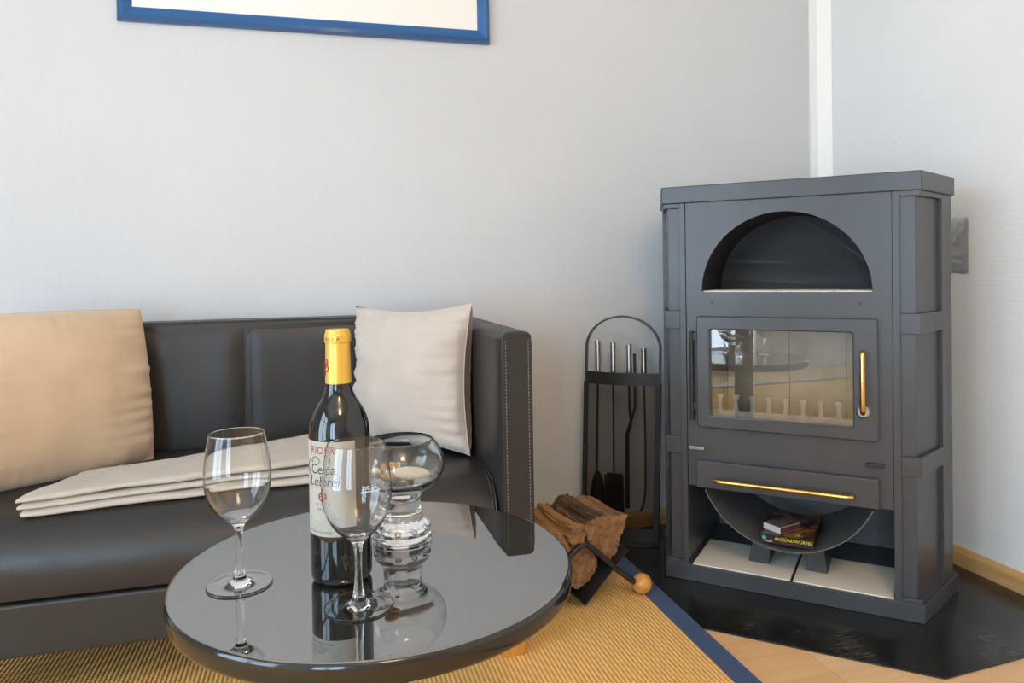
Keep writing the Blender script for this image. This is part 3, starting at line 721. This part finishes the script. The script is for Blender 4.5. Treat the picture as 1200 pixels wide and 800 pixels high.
# arms: front profile rounded at the top
for sg in (-1, 1):
    xa, xb = (SXL, SXL+AW) if sg < 0 else (SXR-AW, SXR)
    b_ = new(); r = 0.018
    prof = [(xa, Z0), (xb, Z0)] + [(xb, Z0+0.18*i) for i in (1, 2)] + [(xb-r+r*cos(pi/2*i/6), 0.716-r+r*sin(pi/2*i/6)) for i in range(7)] + [(xa+r-r*sin(pi/2*i/6), 0.716-r+r*cos(pi/2*i/6)) for i in range(7)] + [(xa, Z0+0.18*i) for i in (2, 1)]
    # extruded back with bevelled front rim
    def ins(p, d):
        return (min(max(p[0], xa+d), xb-d), min(max(p[1], Z0+0.0), 0.716-d))
    n = len(prof); loops = []
    inner = xb if sg < 0 else xa
    for y, d, bg in ((SYF, 0.006, 0), (SYF+0.002, 0.002, 0), (SYF+0.006, 0.0, 0), (SYF+0.012, 0.0, 0.0030), (SYF+0.022, 0.0, 0.0062), (SYF+0.036, 0.0, 0.0085), (SYF+0.06, 0.0, 0.0098), (SYF+0.25, 0, 0.0100), (SYB-0.02, 0.0, 0.004), (SYB, 0.004, 0)):
        lp = []
        for p in prof:
            q = ins(p, d); k_ = max(0.0, 1-abs(p[0]-inner)/0.02) * min(1.0, max(0.0, (0.712-p[1])/0.02))
            lp.append(b_.verts.new((q[0] + (bg*k_ if sg < 0 else -bg*k_), y, q[1])))
        loops.append(lp)
    for A, B in zip(loops, loops[1:]):
        for k in range(n): b_.faces.new((A[k], A[(k+1) % n], B[(k+1) % n], B[k]))
    b_.faces.new(loops[0]); b_.faces.new(loops[-1][::-1]); bmesh.ops.recalc_face_normals(b_, faces=b_.faces[:])
    arm = obj('armrest', sv(b_), m_leather, sofa, smooth=40)
    # welt + stitches along both front edges
    for xe, dirx in ((xa, 1), (xb, -1)):
        b_ = new(); tube(b_, [(xe+dirx*0.002, SYF+0.002, Z0+0.004), (xe+dirx*0.002, SYF+0.002, 0.69), (xe+dirx*0.006, SYF+0.002, 0.706), (xe+dirx*0.016, SYF+0.002, 0.7135)], 0.0016, 6); obj('welt', sv(b_), m_seam, arm)
        b_ = new(); z = Z0+0.01
        while z < 0.695:
            box(b_, xe+dirx*0.0095-0.0007, xe+dirx*0.0095+0.0007, SYF-0.0008, SYF+0.001, z, z+0.0042); z += 0.0075
        obj('stitching', sv(b_), m_thread, arm, smooth=0, kind='stuff')
# seat: deep rounded front bolster, profile along y-z, swept in x
sxa, sxb = SXL+AW+0.0105, SXR-AW-0.0115
RF = 0.100; ZT = 0.3930
prof = [(2.09, 0.2465), (SYF+0.016, 0.2465), (SYF+0.006, 0.250), (SYF+0.002, 0.262)] + [(SYF+RF-RF*cos(pi/2*i/12), ZT-RF+RF*sin(pi/2*i/12)) for i in range(13)] + [(SYF+RF+0.14*i, ZT - 0.0) for i in range(1, 4)] + [(2.09, ZT)]
b_ = new(); nx = 40; loops = []
for i in range(nx+1):
    x = sxa + (sxb-sxa)*i/nx; lp = []
    e_ = min(i, nx-i)/nx
    k_ = 1.0 if 0 < i < nx else 0.0
    for y, z in prof:
        dz = (-0.004*abs(N.noise(Vector((x*6, y*6, 1)))) if z > 0.35 else 0.0)
        dy = (0.003*N.noise(Vector((x*5, z*9, 4))) if y < SYF+0.05 and z > 0.26 else 0)
        if not k_: # shrink end loops a little for a rounded rim
            y = y + (0.006 if y < 1.8 else -0.0); z = z - (0.005 if z > 0.30 else -0.002)
        lp.append(b_.verts.new((x, y+dy, z+dz)))
    loops.append(lp)
for A, B in zip(loops, loops[1:]):
    for k in range(len(prof)): b_.faces.new((A[k], A[(k+1) % len(prof)], B[(k+1) % len(prof)], B[k]))
b_.faces.new(loops[0]); b_.faces.new(loops[-1][::-1]); bmesh.ops.recalc_face_normals(b_, faces=b_.faces[:])
seat = obj('seat', sv(b_), m_leather, sofa, smooth=50)
b_ = new(); tube(b_, [(sxb-0.002, y+0.002, z) for y, z in prof[3:20]], 0.0022, 6); obj('piping', sv(b_), m_seam, seat)
b_ = new()
pr = [Vector((0, y, z)) for y, z in prof[3:19]]; path = spline(pr, 6)
for p, q in list(zip(path, path[1:]))[::2]:
    d = q-p; o1 = Vector((sxb-0.010, p.y, p.z)); nrm = Vector((0, -d.z, d.y)).normalized()*0.0012
    vs = [b_.verts.new(o1+a_+c_) for a_ in (Vector((-0.0007, 0, 0))+nrm, Vector((0.0007, 0, 0))+nrm) for c_ in (Vector((0, 0, 0)), d*0.9)]
    b_.faces.new((vs[0], vs[1], vs[3], vs[2]))
obj('stitching', sv(b_), m_thread, seat, smooth=0, kind='stuff')
# base panel under the seat
b_ = new(); box(b_, SXL+AW, SXR-AW, SYF+0.004, SYB-0.01, Z0, 0.243, 0.006, 3); obj('base_panel', sv(b_), m_leather, sofa)
# back: two upholstered panels and the top roll
xm = -0.1868; bya, byb = 2.090, SYB
for xa, xb in ((SXL+AW, xm), (xm, SXR-AW)):
    b_ = new(); nx, nz = 26, 14
    bmesh.ops.create_grid(b_, x_segments=nx, y_segments=nz, size=0.5)
    for v in b_.verts:
        u, w_ = v.co.x+0.5, v.co.y+0.5
        x = xa+(xb-xa)*u; z = 0.40 + (0.7085-0.40)*w_
        e_ = min(u, 1-u)*(xb-xa); puff = 0.012*(1-math.exp(-e_/0.012)) * (1-math.exp(-(1-w_)*0.31/0.02))
        v.co = (x, bya+0.006-puff+0.003*N.noise(Vector((x*7, z*7, 2))), z)
    bmesh.ops.recalc_face_normals(b_, faces=b_.faces[:])
    ext = bmesh.ops.extrude_face_region(b_, geom=b_.faces[:])
    for g in ext['geom']:
        if isinstance(g, bmesh.types.BMVert): g.co.y = bya+0.03
    bmesh.ops.recalc_face_normals(b_, faces=b_.faces[:])
    pn = obj('back_panel', sv(b_), m_leather, sofa, smooth=60)
    side = xb if xb == xm else xa; sg = -1 if xb == xm else 1
    b_ = new(); z = 0.42
    while z < 0.700:
        box(b_, side+sg*0.011-0.0007, side+sg*0.011+0.0007, bya-0.0056, bya-0.003, z, z+0.004); z += 0.0072
    obj('stitching', sv(b_), m_seam, pn, smooth=0, kind='stuff')
b_ = new(); box(b_, SXL+AW-0.001, SXR-AW+0.001, bya+0.004, byb, Z0+0.02, 0.7275, 0.012, 4); obj('back_frame', sv(b_), m_leather, sofa)
for x, y in ((0.374, 1.541), (0.374, 2.08), (-0.815, 1.541), (-0.815, 2.08)):
    b_ = new()
    box(b_, x, x+0.061, y, y+0.06, 0.0087, Z0+0.002, 0.002)
    for v in b_.verts:
        f = 1-(v.co.z-0.0087)/0.13
        v.co.x += (0.006 if v.co.x < x+0.03 else -0.010)*f; v.co.y += (0.004 if v.co.y < y+0.03 else -0.004)*f
    obj('foot', sv(b_), m_foot, sofa, label='orange oak block foot')

# ------------------------------------------------------------------ cushions
def cushion(name, loc, rz, lean, w, h, t, mf, mbk, seed, label, pinch=0.05, tilt=0.0):
    c = empty(name, loc, 0, label=label, cat='cushion', group='throw cushions on the sofa')
    c.rotation_euler = (lean, tilt, rz); c.rotation_mode = 'XYZ'
    n = 48
    def surf(u, v, s_):
        px = pinch*(1-v*v)*abs(u)**3; pz = pinch*(1-u*u)*abs(v)**3
        x = u*w/2*(1-px*1.0); z = v*h/2*(1-pz*1.0)
        q = max(0.0, (1-u*u))*max(0.0, (1-v*v)); y = s_*t/2*(q**0.42)
        # puckers running in from the side seams
        eu = 1-abs(u); ev = 1-abs(v)
        wr = 0.0070*math.exp(-eu*4.2)*min(1, eu*14)*N.noise(Vector((v*13+seed, u*1.5, seed))) + 0.0035*math.exp(-ev*6)*min(1, ev*16)*N.noise(Vector((u*11+seed*2, v*1.5, seed)))
        wr += 0.004*N.noise(Vector((u*2+seed, v*2, 3)))*min(1, q*4)
        if s_ < 0: y = -t/2*1.15*(q**0.30)
        y += s_*wr*(2.5 if s_ > 0 else 0.8)
        return (x, -y, z + h/2)
    for s_, m, nm in ((1, mf, 'front_cover'), (-1, mbk, 'back_cover')):
        b_ = new(); V = [[b_.verts.new(surf(-1+2*i/n, -1+2*j/n, s_)) for j in range(n+1)] for i in range(n+1)]
        for i in range(n):
            for j in range(n):
                q = (V[i][j], V[i+1][j], V[i+1][j+1], V[i][j+1]); b_.faces.new(q if s_ > 0 else q[::-1])
        obj(nm, b_, m, c, smooth=80)
    b_ = new(); ed = [(-1+2*i/20, -1) for i in range(20)] + [(1, -1+2*i/20) for i in range(20)] + [(1-2*i/20, 1) for i in range(20)] + [(-1, 1-2*i/20) for i in range(20)]
    tube(b_, [surf(u, v, 1) for u, v in ed], 0.0018, 6, closed=True); obj('seam', b_, mf, c, smooth=80)
    return c
cushion('cushion', (0.222, 1.905, 0.3935), R(-46), R(-5), 0.385, 0.372, 0.135, m_pillow_r, m_pillow_b, 3, 'cream cushion with brown reverse in the right sofa corner', 0.11, R(-1.5))
cushion('cushion', (-0.575, 1.885, 0.3925), R(37), R(-8), 0.43, 0.375, 0.15, m_pillow_l, m_pillow_l, 9, 'tan cushion at the left end of the sofa', -0.035, R(0))

# ------------------------------------------------------------------ folded blanket
bl = new()
def cloth_profile(u):
    """serpentine cross-section (y,z) of four leaves at position u (0 left .. 1 right)"""
    yf = 1.612 + 0.045*u + 0.012*N.noise(Vector((u*3, 0, 1)))
    yb = 1.775 + 0.165*u
    g = 0.0088 + 0.0040*u
    zs = [0.003 + g*k_ for k_ in (0, 1.0, 1.32, 2.15, 2.5, 3.6)]
    def zseat(y):   # follows the rounded front of the seat
        d = SYF+RF-y
        return ZT + (0.0 if d <= 0 else math.sqrt(max(0, RF*RF-d*d))-RF)
    fronts = [yf+q for q in (0, 0, 0.005+0.010*u, 0.005+0.010*u, 0.010+0.024*u, 0.010+0.024*u)]
    m_ = 14
    def leaf(k, rev):
        out = []
        for i in range(m_+1):
            f = i/m_; y = fronts[k] + (yb+0.004*(k % 2)-fronts[k])*(1-f if rev else f)
            out.append((y, zseat(y)*(1-0.0) + zs[k] + 0.0022*N.noise(Vector((u*5+k, y*14, k*3))) + (0.003*N.noise(Vector((u*9, y*22, 7))) if k == 5 else 0)))
        return out
    L = [leaf(k, k % 2 == 0) for k in range(6)]
    def turn(a, b_, dirn):
        out = []; r = (b_[1]-a[1])/2; cy_, cz = (a[0]+b_[0])/2, (a[1]+b_[1])/2
        for i in range(1, 6):
            t = -pi/2 + pi*i/6; out.append((cy_ + dirn*r*1.1*cos(t), cz + r*sin(t)))
        return out
    P = list(L[0])
    for k in range(1, 6): P += turn(L[k-1][-1], L[k][0], -1 if k % 2 else 1) + L[k]
    P = P[:-1]
    yl, zl = L[5][-1]; P += [(yl, zl), (yl+0.008, zl-0.006)]
    return P
nx = 60; loops = []
for i in range(nx+1):
    u = i/nx; lp = []
    prof = cloth_profile(u); m_ = len(prof)
    for k, (y, z) in enumerate(prof):
        kk = k/m_
        xl = -0.545 + 0.44*(y-1.630) - 0.020*kk + 0.004*sin(kk*22); xr = 0.060 - 0.085*kk + 0.004*N.noise(Vector((y*20, kk*9, 8)))
        lp.append(bl.verts.new((xl+(xr-xl)*u, y, z)))
    loops.append(lp)
for A, B in zip(loops, loops[1:]):
    for k in range(len(A)-1): bl.faces.new((A[k], B[k], B[k+1], A[k+1]))
bmesh.ops.recalc_face_normals(bl, faces=bl.faces[:])
bmesh.ops.solidify(bl, geom=bl.faces[:], thickness=0.0042)
bt = empty('folded_blanket', (-0.25, 1.62, 0.41), label='oatmeal woven throw folded flat on the sofa seat', cat='blanket')
bmesh.ops.translate(bl, verts=bl.verts[:], vec=(0.25, -1.62, -0.41)); obj('cloth', bl, m_blanket, bt, smooth=70)

# ------------------------------------------------------------------ coffee table
TX, TY, TR, TZ = 0.0707, 0.9808, 0.2554, 0.470
tb = empty('coffee_table', (TX, TY, 0.0087), label='round polished black stone coffee table on the sisal rug', cat='table')
b_ = new(); z = TZ-0.0087; r = TR
lathe(b_, [(0, z-0.029), (r-0.020, z-0.029), (r-0.008, z-0.0285), (r-0.003, z-0.026), (r-0.0005, z-0.0225), (r, z-0.019), (r+0.0004, z-0.012), (r, z-0.0055), (r-0.0010, z-0.0025), (r-0.0027, z-0.0007), (r-0.005, z), (r-0.0055, z), (r-0.03, z), (0, z)], 160)
for f in b_.faces:
    f.material_index = 0 if f.calc_center_median().z > z-0.0008 else 1
obj('tabletop', b_, [m_granite, m_edge], tb, smooth=30)
b_ = new(); lathe(b_, [(0, 0.012), (0.040, 0.012), (0.038, 0.03), (0.038, z-0.045), (0.075, z-0.038), (0.075, z-0.0292), (0, z-0.0292)], 40); obj('pedestal', b_, m_pedestal, tb)
b_ = new(); lathe(b_, [(0, 0), (0.165, 0), (0.168, 0.004), (0.165, 0.010), (0.05, 0.0118), (0, 0.0118)], 64); obj('base_disc', b_, m_pedestal, tb)

# ------------------------------------------------------------------ wine bottle
BX, BY = 0.0245, 0.9446
wb = empty('wine_bottle', (BX, BY, TZ+0.0002), label='dark red-wine bottle with gold capsule and cream label', cat='bottle')
b_ = new(); r = 0.0374
lathe(b_, [(0, 0.004), (0.022, 0.001), (0.031, 0), (0.0345, 0.0015), (0.0368, 0.006), (r, 0.012), (r, 0.05), (r, 0.12), (r, 0.176), (0.0370, 0.184), (0.0355, 0.193), (0.0318, 0.204), (0.0265, 0.2135), (0.0215, 0.221), (0.0178, 0.229), (0.0158, 0.238), (0.0150, 0.250), (0.0146, 0.270), (0.0146, 0.300), (0, 0.300)], 64)
wb.scale = (1, 1, 1.0147)
body = obj('bottle_body', b_, m_bottle, wb, smooth=60)
b_ = new(); rc = 0.0152
lathe(b_, [(0.0156, 0.2395), (0.0160, 0.2398), (0.0158, 0.250), (0.0153, 0.270), (0.0150, 0.2885), (0.0152, 0.2893), (0.0160, 0.2897), (0.0162, 0.2905), (0.0162, 0.2985), (0.0157, 0.2997), (0.0152, 0.3003), (0.0148, 0.3035), (0.0138, 0.3052), (0, 0.3060)], 48)
capo = obj('capsule', b_, m_caps, wb, smooth=40)
LA = math.atan2(-BY, -BX) - 0.62        # heading of the label centre
rl = r+0.0003
b_ = new(); cnt = 40; hw_ = R(64); rows_ = [(0.0615, 0), (0.1745, 0)]
lo = [b_.verts.new((rl*cos(LA-hw_+2*hw_*i/cnt), rl*sin(LA-hw_+2*hw_*i/cnt), 0.0615)) for i in range(cnt+1)]
hi = [b_.verts.new((rl*cos(LA-hw_+2*hw_*i/cnt), rl*sin(LA-hw_+2*hw_*i/cnt), 0.1745)) for i in range(cnt+1)]
for i in range(cnt): b_.faces.new((lo[i], lo[i+1], hi[i+1], hi[i]))
bmesh.ops.solidify(b_, geom=b_.faces[:], thickness=-0.0001)
lab = obj('label', b_, m_label, wb, smooth=60, label='cream paper label')
def lab_text(s_, size, z, m, da=0.0, rad=None, parent=None, **kw):
    t = text_mesh(s_, size, 0.0, **kw); wrap(t, rad or (rl+0.00035), z, LA+da)
    return obj('lettering', t, m, parent or lab, smooth=0)
lab_text('RIOJA', 0.0125, 0.1600, m_red, -0.02, space=1.05)
lab_text('Cepa', 0.0170, 0.1360, m_ink, -0.02, shear=0.15)
lab_text('Lebrel', 0.0170, 0.1215, m_ink, 0.02, shear=0.15)
lab_text('JOVEN', 0.0042, 0.0985, m_ink, -0.02, space=1.8)
lab_text('2018', 0.0040, 0.0925, m_ink, -0.02, space=1.5)
lab_text('EMBOTELLADO EN ORIGEN', 0.0030, 0.0655, m_ink, -0.15)
# flourishes round the name, crest, landscape vignette
def wr_tube(pts2, rad, z0, m, r=0.00045, da=0.0, parent=None, name='flourish'):
    b_ = new(); P = spline([(x, y, 0) for x, y in pts2], 5)
    tube(b_, [((rad+0.0002)*cos(LA+da+p.x/rad), (rad+0.0002)*sin(LA+da+p.x/rad), z0+p.y) for p in P], r, 5); return obj(name, b_, m, parent or lab)
wr_tube([(-0.020, 0.014), (-0.026, 0.008), (-0.024, -0.002), (-0.018, -0.006), (-0.022, -0.014), (-0.019, -0.019)], rl, 0.1380, m_ink)
wr_tube([(-0.016, 0.010), (-0.014, 0.016), (-0.008, 0.018), (-0.003, 0.0145), (-0.004, 0.010)], rl, 0.1380, m_ink)
wr_tube([(0.006, 0.012), (0.009, 0.016), (0.008, 0.007), (0.004, 0.006)], rl, 0.1390, m_ink)
b_ = new()
for px_, py_ in ((0, 0),):
    pts_ = [(0, 0.0058), (0.0042, 0.003), (0.0042, -0.002), (0, -0.0058), (-0.0042, -0.002), (-0.0042, 0.003)]
    b_.faces.new([b_.verts.new((x, y, 0)) for x, y in pts_])
wrap(b_, rl+0.0004, 0.1085, LA-0.02); obj('crest', b_, m_red, lab, smooth=0)
wr_tube([(-0.0015, 0.0025), (0.0015, 0.0015), (-0.0010, -0.0005), (0.0015, -0.0025)], rl+0.0004, 0.1085, m_label, 0.0004, -0.02, name='crest_mark')
for k in range(5):
    wr_tube([(-0.034+0.004*k, 0.004+0.0025*k), (-0.022, 0.002*k+0.001), (-0.008, 0.0022*k-0.001), (0.006-0.002*k, 0.0016*k)], rl, 0.0715, m_greyink, 0.00035, name='landscape_line')
lab_text('Rioja', 0.0042, 0.0790, m_greyink, 0.42)
# capsule lettering and emblem
lab_text('RIOJA', 0.0060, 0.2922, m_red, 0.15, rad=0.01655, parent=capo, space=1.35)
for (x, y, rr_) in ((0.0005, 0.010, 0.0035), (0.0008, 0.0025, 0.0042), (-0.004, 0.006, 0.004), (-0.0045, -0.003, 0.0035)):
    wr_tube([(x+rr_*cos(a), y+rr_*sin(a)) for a in [i*0.62 for i in range(11)]], 0.0158, 0.2560, m_red, 0.00055, -0.55, capo, 'emblem_curl')

# ------------------------------------------------------------------ wine glasses
GO = [(0.0012, 0.0), (0.030, 0.0), (0.0376, 0.0), (0.0388, 0.0007), (0.0389, 0.0015), (0.0381, 0.0021), (0.0365, 0.0020), (0.030, 0.0018), (0.019, 0.0020), (0.0130, 0.0036), (0.0088, 0.0078), (0.0066, 0.0140), (0.0052, 0.0220), (0.0043, 0.036), (0.0041, 0.052), (0.0046, 0.064), (0.0062, 0.0715), (0.0105, 0.0775), (0.0190, 0.0840), (0.0270, 0.0925), (0.0335, 0.1035), (0.0378, 0.1170), (0.0394, 0.1300), (0.0390, 0.1440), (0.0370, 0.1610), (0.0345, 0.1760), (0.0322, 0.1868)]
outer = [(v.x, v.y) for v in spline([(a, b2, 0) for a, b2 in GO], 4)]
def inner_of():
    out = []
    for r_, z_ in outer:
        if z_ > 0.083 and r_ > 0.017:
            t_ = 0.0010 + 0.0012*max(0, (0.105-z_)/0.02)
            out.append((r_-t_*0.9, z_+t_*0.5 if z_ < 0.12 else z_))
    return out
inn_ = inner_of()
def wine_glass(x, y, label, mark):
    g = empty('wine_glass', (x, y, TZ+0.0003), label=label, cat='wine glass', group='empty wine glasses on the coffee table')
    b_ = new()
    prof = [(0, 0)] + outer + [(0.0318, 0.1873), (0.0314, 0.1868)] + inn_[::-1] + [(0.010, inn_[0][1]-0.0022), (0, inn_[0][1]-0.0030)]
    lathe(b_, prof, 72); bmesh.ops.recalc_face_normals(b_, faces=b_.faces[:])
    o = obj('glass', b_, m_glass, g, smooth=80)
    if mark:
        def rad(z):
            best = min(outer, key=lambda p: abs(p[1]-z) + (1 if p[1] < 0.09 else 0)); return best[0]+0.0006
        a0 = math.atan2(-y, -x) + 0.42
        t = text_mesh('0,2 l', 0.0065); wrap(t, rad, 0.1430, a0); obj('fill_mark', t, m_etch, g, smooth=0)
        t = new(); vs = [t.verts.new(p) for p in ((-0.013, 0, 0), (0.013, 0, 0), (0.013, 0.0007, 0), (-0.013, 0.0007, 0))]; t.faces.new(vs)
        bmesh.ops.subdivide_edges(t, edges=t.edges[:], cuts=6, use_grid_fill=True); wrap(t, rad, 0.1405, a0); obj('fill_line', t, m_etch, g, smooth=0)
wine_glass(-0.0976, 0.957, 'empty wine glass standing alone at the left of the table', False)
wine_glass(0.0401, 0.8531, 'empty wine glass with a white fill mark in front of the bottle', True)

# ------------------------------------------------------------------ heavy glass bowl on a foot
VX, VY = 0.1112, 1.050
gb = empty('glass_bowl', (VX, VY, TZ+0.0003), label='heavy footed greenish glass bowl holding a shell, behind the bottle', cat='bowl')
ou = [(0.030, 0.0), (0.0395, 0.001), (0.0415, 0.004), (0.0412, 0.009), (0.0385, 0.0115), (0.0395, 0.0145), (0.0405, 0.018), (0.0390, 0.023), (0.0345, 0.028), (0.0300, 0.033), (0.0278, 0.039), (0.0272, 0.050), (0.0272, 0.060), (0.0285, 0.066), (0.0340, 0.0715), (0.0430, 0.0765), (0.0530, 0.0850), (0.0595, 0.0960), (0.0617, 0.1075), (0.0600, 0.1190), (0.0550, 0.1300), (0.0490, 0.1385), (0.0452, 0.1425)]
ou = [(v.x, v.y) for v in spline([(a, b2, 0) for a, b2 in ou], 4)]
iw = [(0.0444, 0.1422), (0.0481, 0.1377), (0.0539, 0.1292), (0.0587, 0.1185), (0.0603, 0.1075), (0.0580, 0.0968), (0.0512, 0.0870), (0.0390, 0.0805), (0.0240, 0.0770), (0.0180, 0.0700), (0.0165, 0.0600), (0.0120, 0.0560)]
iw = [(v.x, v.y) for v in spline([(a, b2, 0) for a, b2 in iw], 3)]
b_ = new(); lathe(b_, [(0, 0.0)] + ou + [(0.0446, 0.1432)] + iw + [(0, 0.0555)], 72); bmesh.ops.recalc_face_normals(b_, faces=b_.faces[:])
obj('bowl_body', b_, m_gglass, gb, smooth=60)
for k in range(9):
    a = k*2*pi/9 + 0.25
    b_ = new(); bmesh.ops.create_uvsphere(b_, u_segments=14, v_segments=9, radius=0.0042)
    for v in b_.verts: v.co.z *= 0.7
    bmesh.ops.reverse_faces(b_, faces=b_.faces[:]); bmesh.ops.translate(b_, verts=b_.verts[:], vec=(0.031*cos(a), 0.031*sin(a), 0.0175)); obj('air_bubble', b_, m_gglass, gb, smooth=80)
b_ = new(); lathe(b_, [(0.005, 0), (0.0125, 0), (0.0135, 0.0015), (0.0120, 0.004), (0.005, 0.004)], 28, (0, 0, 0.0585)); 
ring_ = obj('metal_ring', b_, m_pedestal, None, label='small brown metal ring lying in the stem of the glass bowl', cat='ring'); ring_.location = (VX, VY, TZ)
def blob(name, loc, rx, ry, rz_, rot, m, label, cat, seed, scallop=0):
    b_ = new(); bmesh.ops.create_icosphere(b_, subdivisions=4, radius=1)
    for v in b_.verts:
        a = math.atan2(v.co.y, v.co.x)
        k = 1 + 0.10*N.noise(v.co*1.7+Vector((seed, 0, 0)))
        if scallop: k += 0.09*sin(a*scallop)*max(0, 1-abs(v.co.z))
        v.co = (v.co.x*rx*k, v.co.y*ry*k, v.co.z*rz_*k)
    o = obj(name, b_, m, None, smooth=80, label=label, cat=cat); o.location = loc; o.rotation_euler = rot; return o
zb = TZ
blob('seashell', (VX+0.012, VY-0.010, zb+0.0960), 0.028, 0.019, 0.0065, (0.12, 0.10, 0.2), m_shell, 'pale scalloped seashell lying in the glass bowl', 'shell', 1, 16)
blob('pebble', (VX-0.018, VY-0.022, zb+0.0965), 0.0105, 0.008, 0.006, (0, 0.2, 0.5), m_peb, 'amber pebble left of the shell in the glass bowl', 'pebble', 2)
blob('pebble', (VX-0.012, VY+0.020, zb+0.0985), 0.012, 0.009, 0.007, (0.2, 0, 1), m_peb, 'brown pebble behind the shell in the glass bowl', 'pebble', 5)
blob('pebble', (VX-0.032, VY+0.002, zb+0.0985), 0.010, 0.008, 0.006, (0.2, 0.2, 2), m_shell, 'cream pebble at the left rim side in the glass bowl', 'pebble', 7)

# ------------------------------------------------------------------ picture on the back wall
pf = empty('picture_frame', (0.0103, YB-0.001, 1.5466), label='blue framed white picture hanging above the sofa', cat='picture')
PW, PH, FW_ = 0.5205, 0.78, 0.039
def bar(poly_fn): pass
prof = [(0, 0), (0, -0.012), (0.004, -0.022), (0.012, -0.027), (0.022, -0.024), (0.030, -0.016), (FW_, -0.012), (FW_, 0)]   # (inset from outer edge, depth y)
rect = lambda d: [(-PW+d, d), (PW-d, d), (PW-d, PH-d), (-PW+d, PH-d)]
for s_ in range(4):
    b_ = new(); A, B = [], []
    for d, y in prof:
        q = rect(d); p0, p1 = q[s_], q[(s_+1) % 4]
        A.append(b_.verts.new((p0[0], y, p0[1]))); B.append(b_.verts.new((p1[0], y, p1[1])))
    n = len(prof)
    for k in range(n): b_.faces.new((A[k], B[k], B[(k+1) % n], A[(k+1) % n]))
    b_.faces.new(A); b_.faces.new(B[::-1]); bmesh.ops.recalc_face_normals(b_, faces=b_.faces[:])
    obj('frame_bar', b_, m_blue, pf, smooth=30)
b_ = new(); box(b_, -PW+FW_-0.004, PW-FW_+0.004, -0.011, -0.002, FW_-0.004, PH-FW_+0.004); obj('print', b_, m_print, pf, smooth=0)

# ------------------------------------------------------------------ ceiling lamp behind the camera (warm light of the room)
LPX, LPY = 0.15, -0.85
lampo = empty('ceiling_lamp', (LPX, LPY, ZC), label='round glowing ceiling lamp behind the camera', cat='lamp')
b_ = new(); lathe(b_, [(0, -0.03), (0.07, -0.03), (0.07, -0.0005), (0, -0.0005)], 32); obj('canopy', b_, m_white, lampo)
b_ = new(); bmesh.ops.create_uvsphere(b_, u_segments=32, v_segments=16, radius=0.21); bmesh.ops.translate(b_, verts=b_.verts[:], vec=(0, 0, -0.235)); obj('globe', b_, m_lamp, lampo, smooth=80)
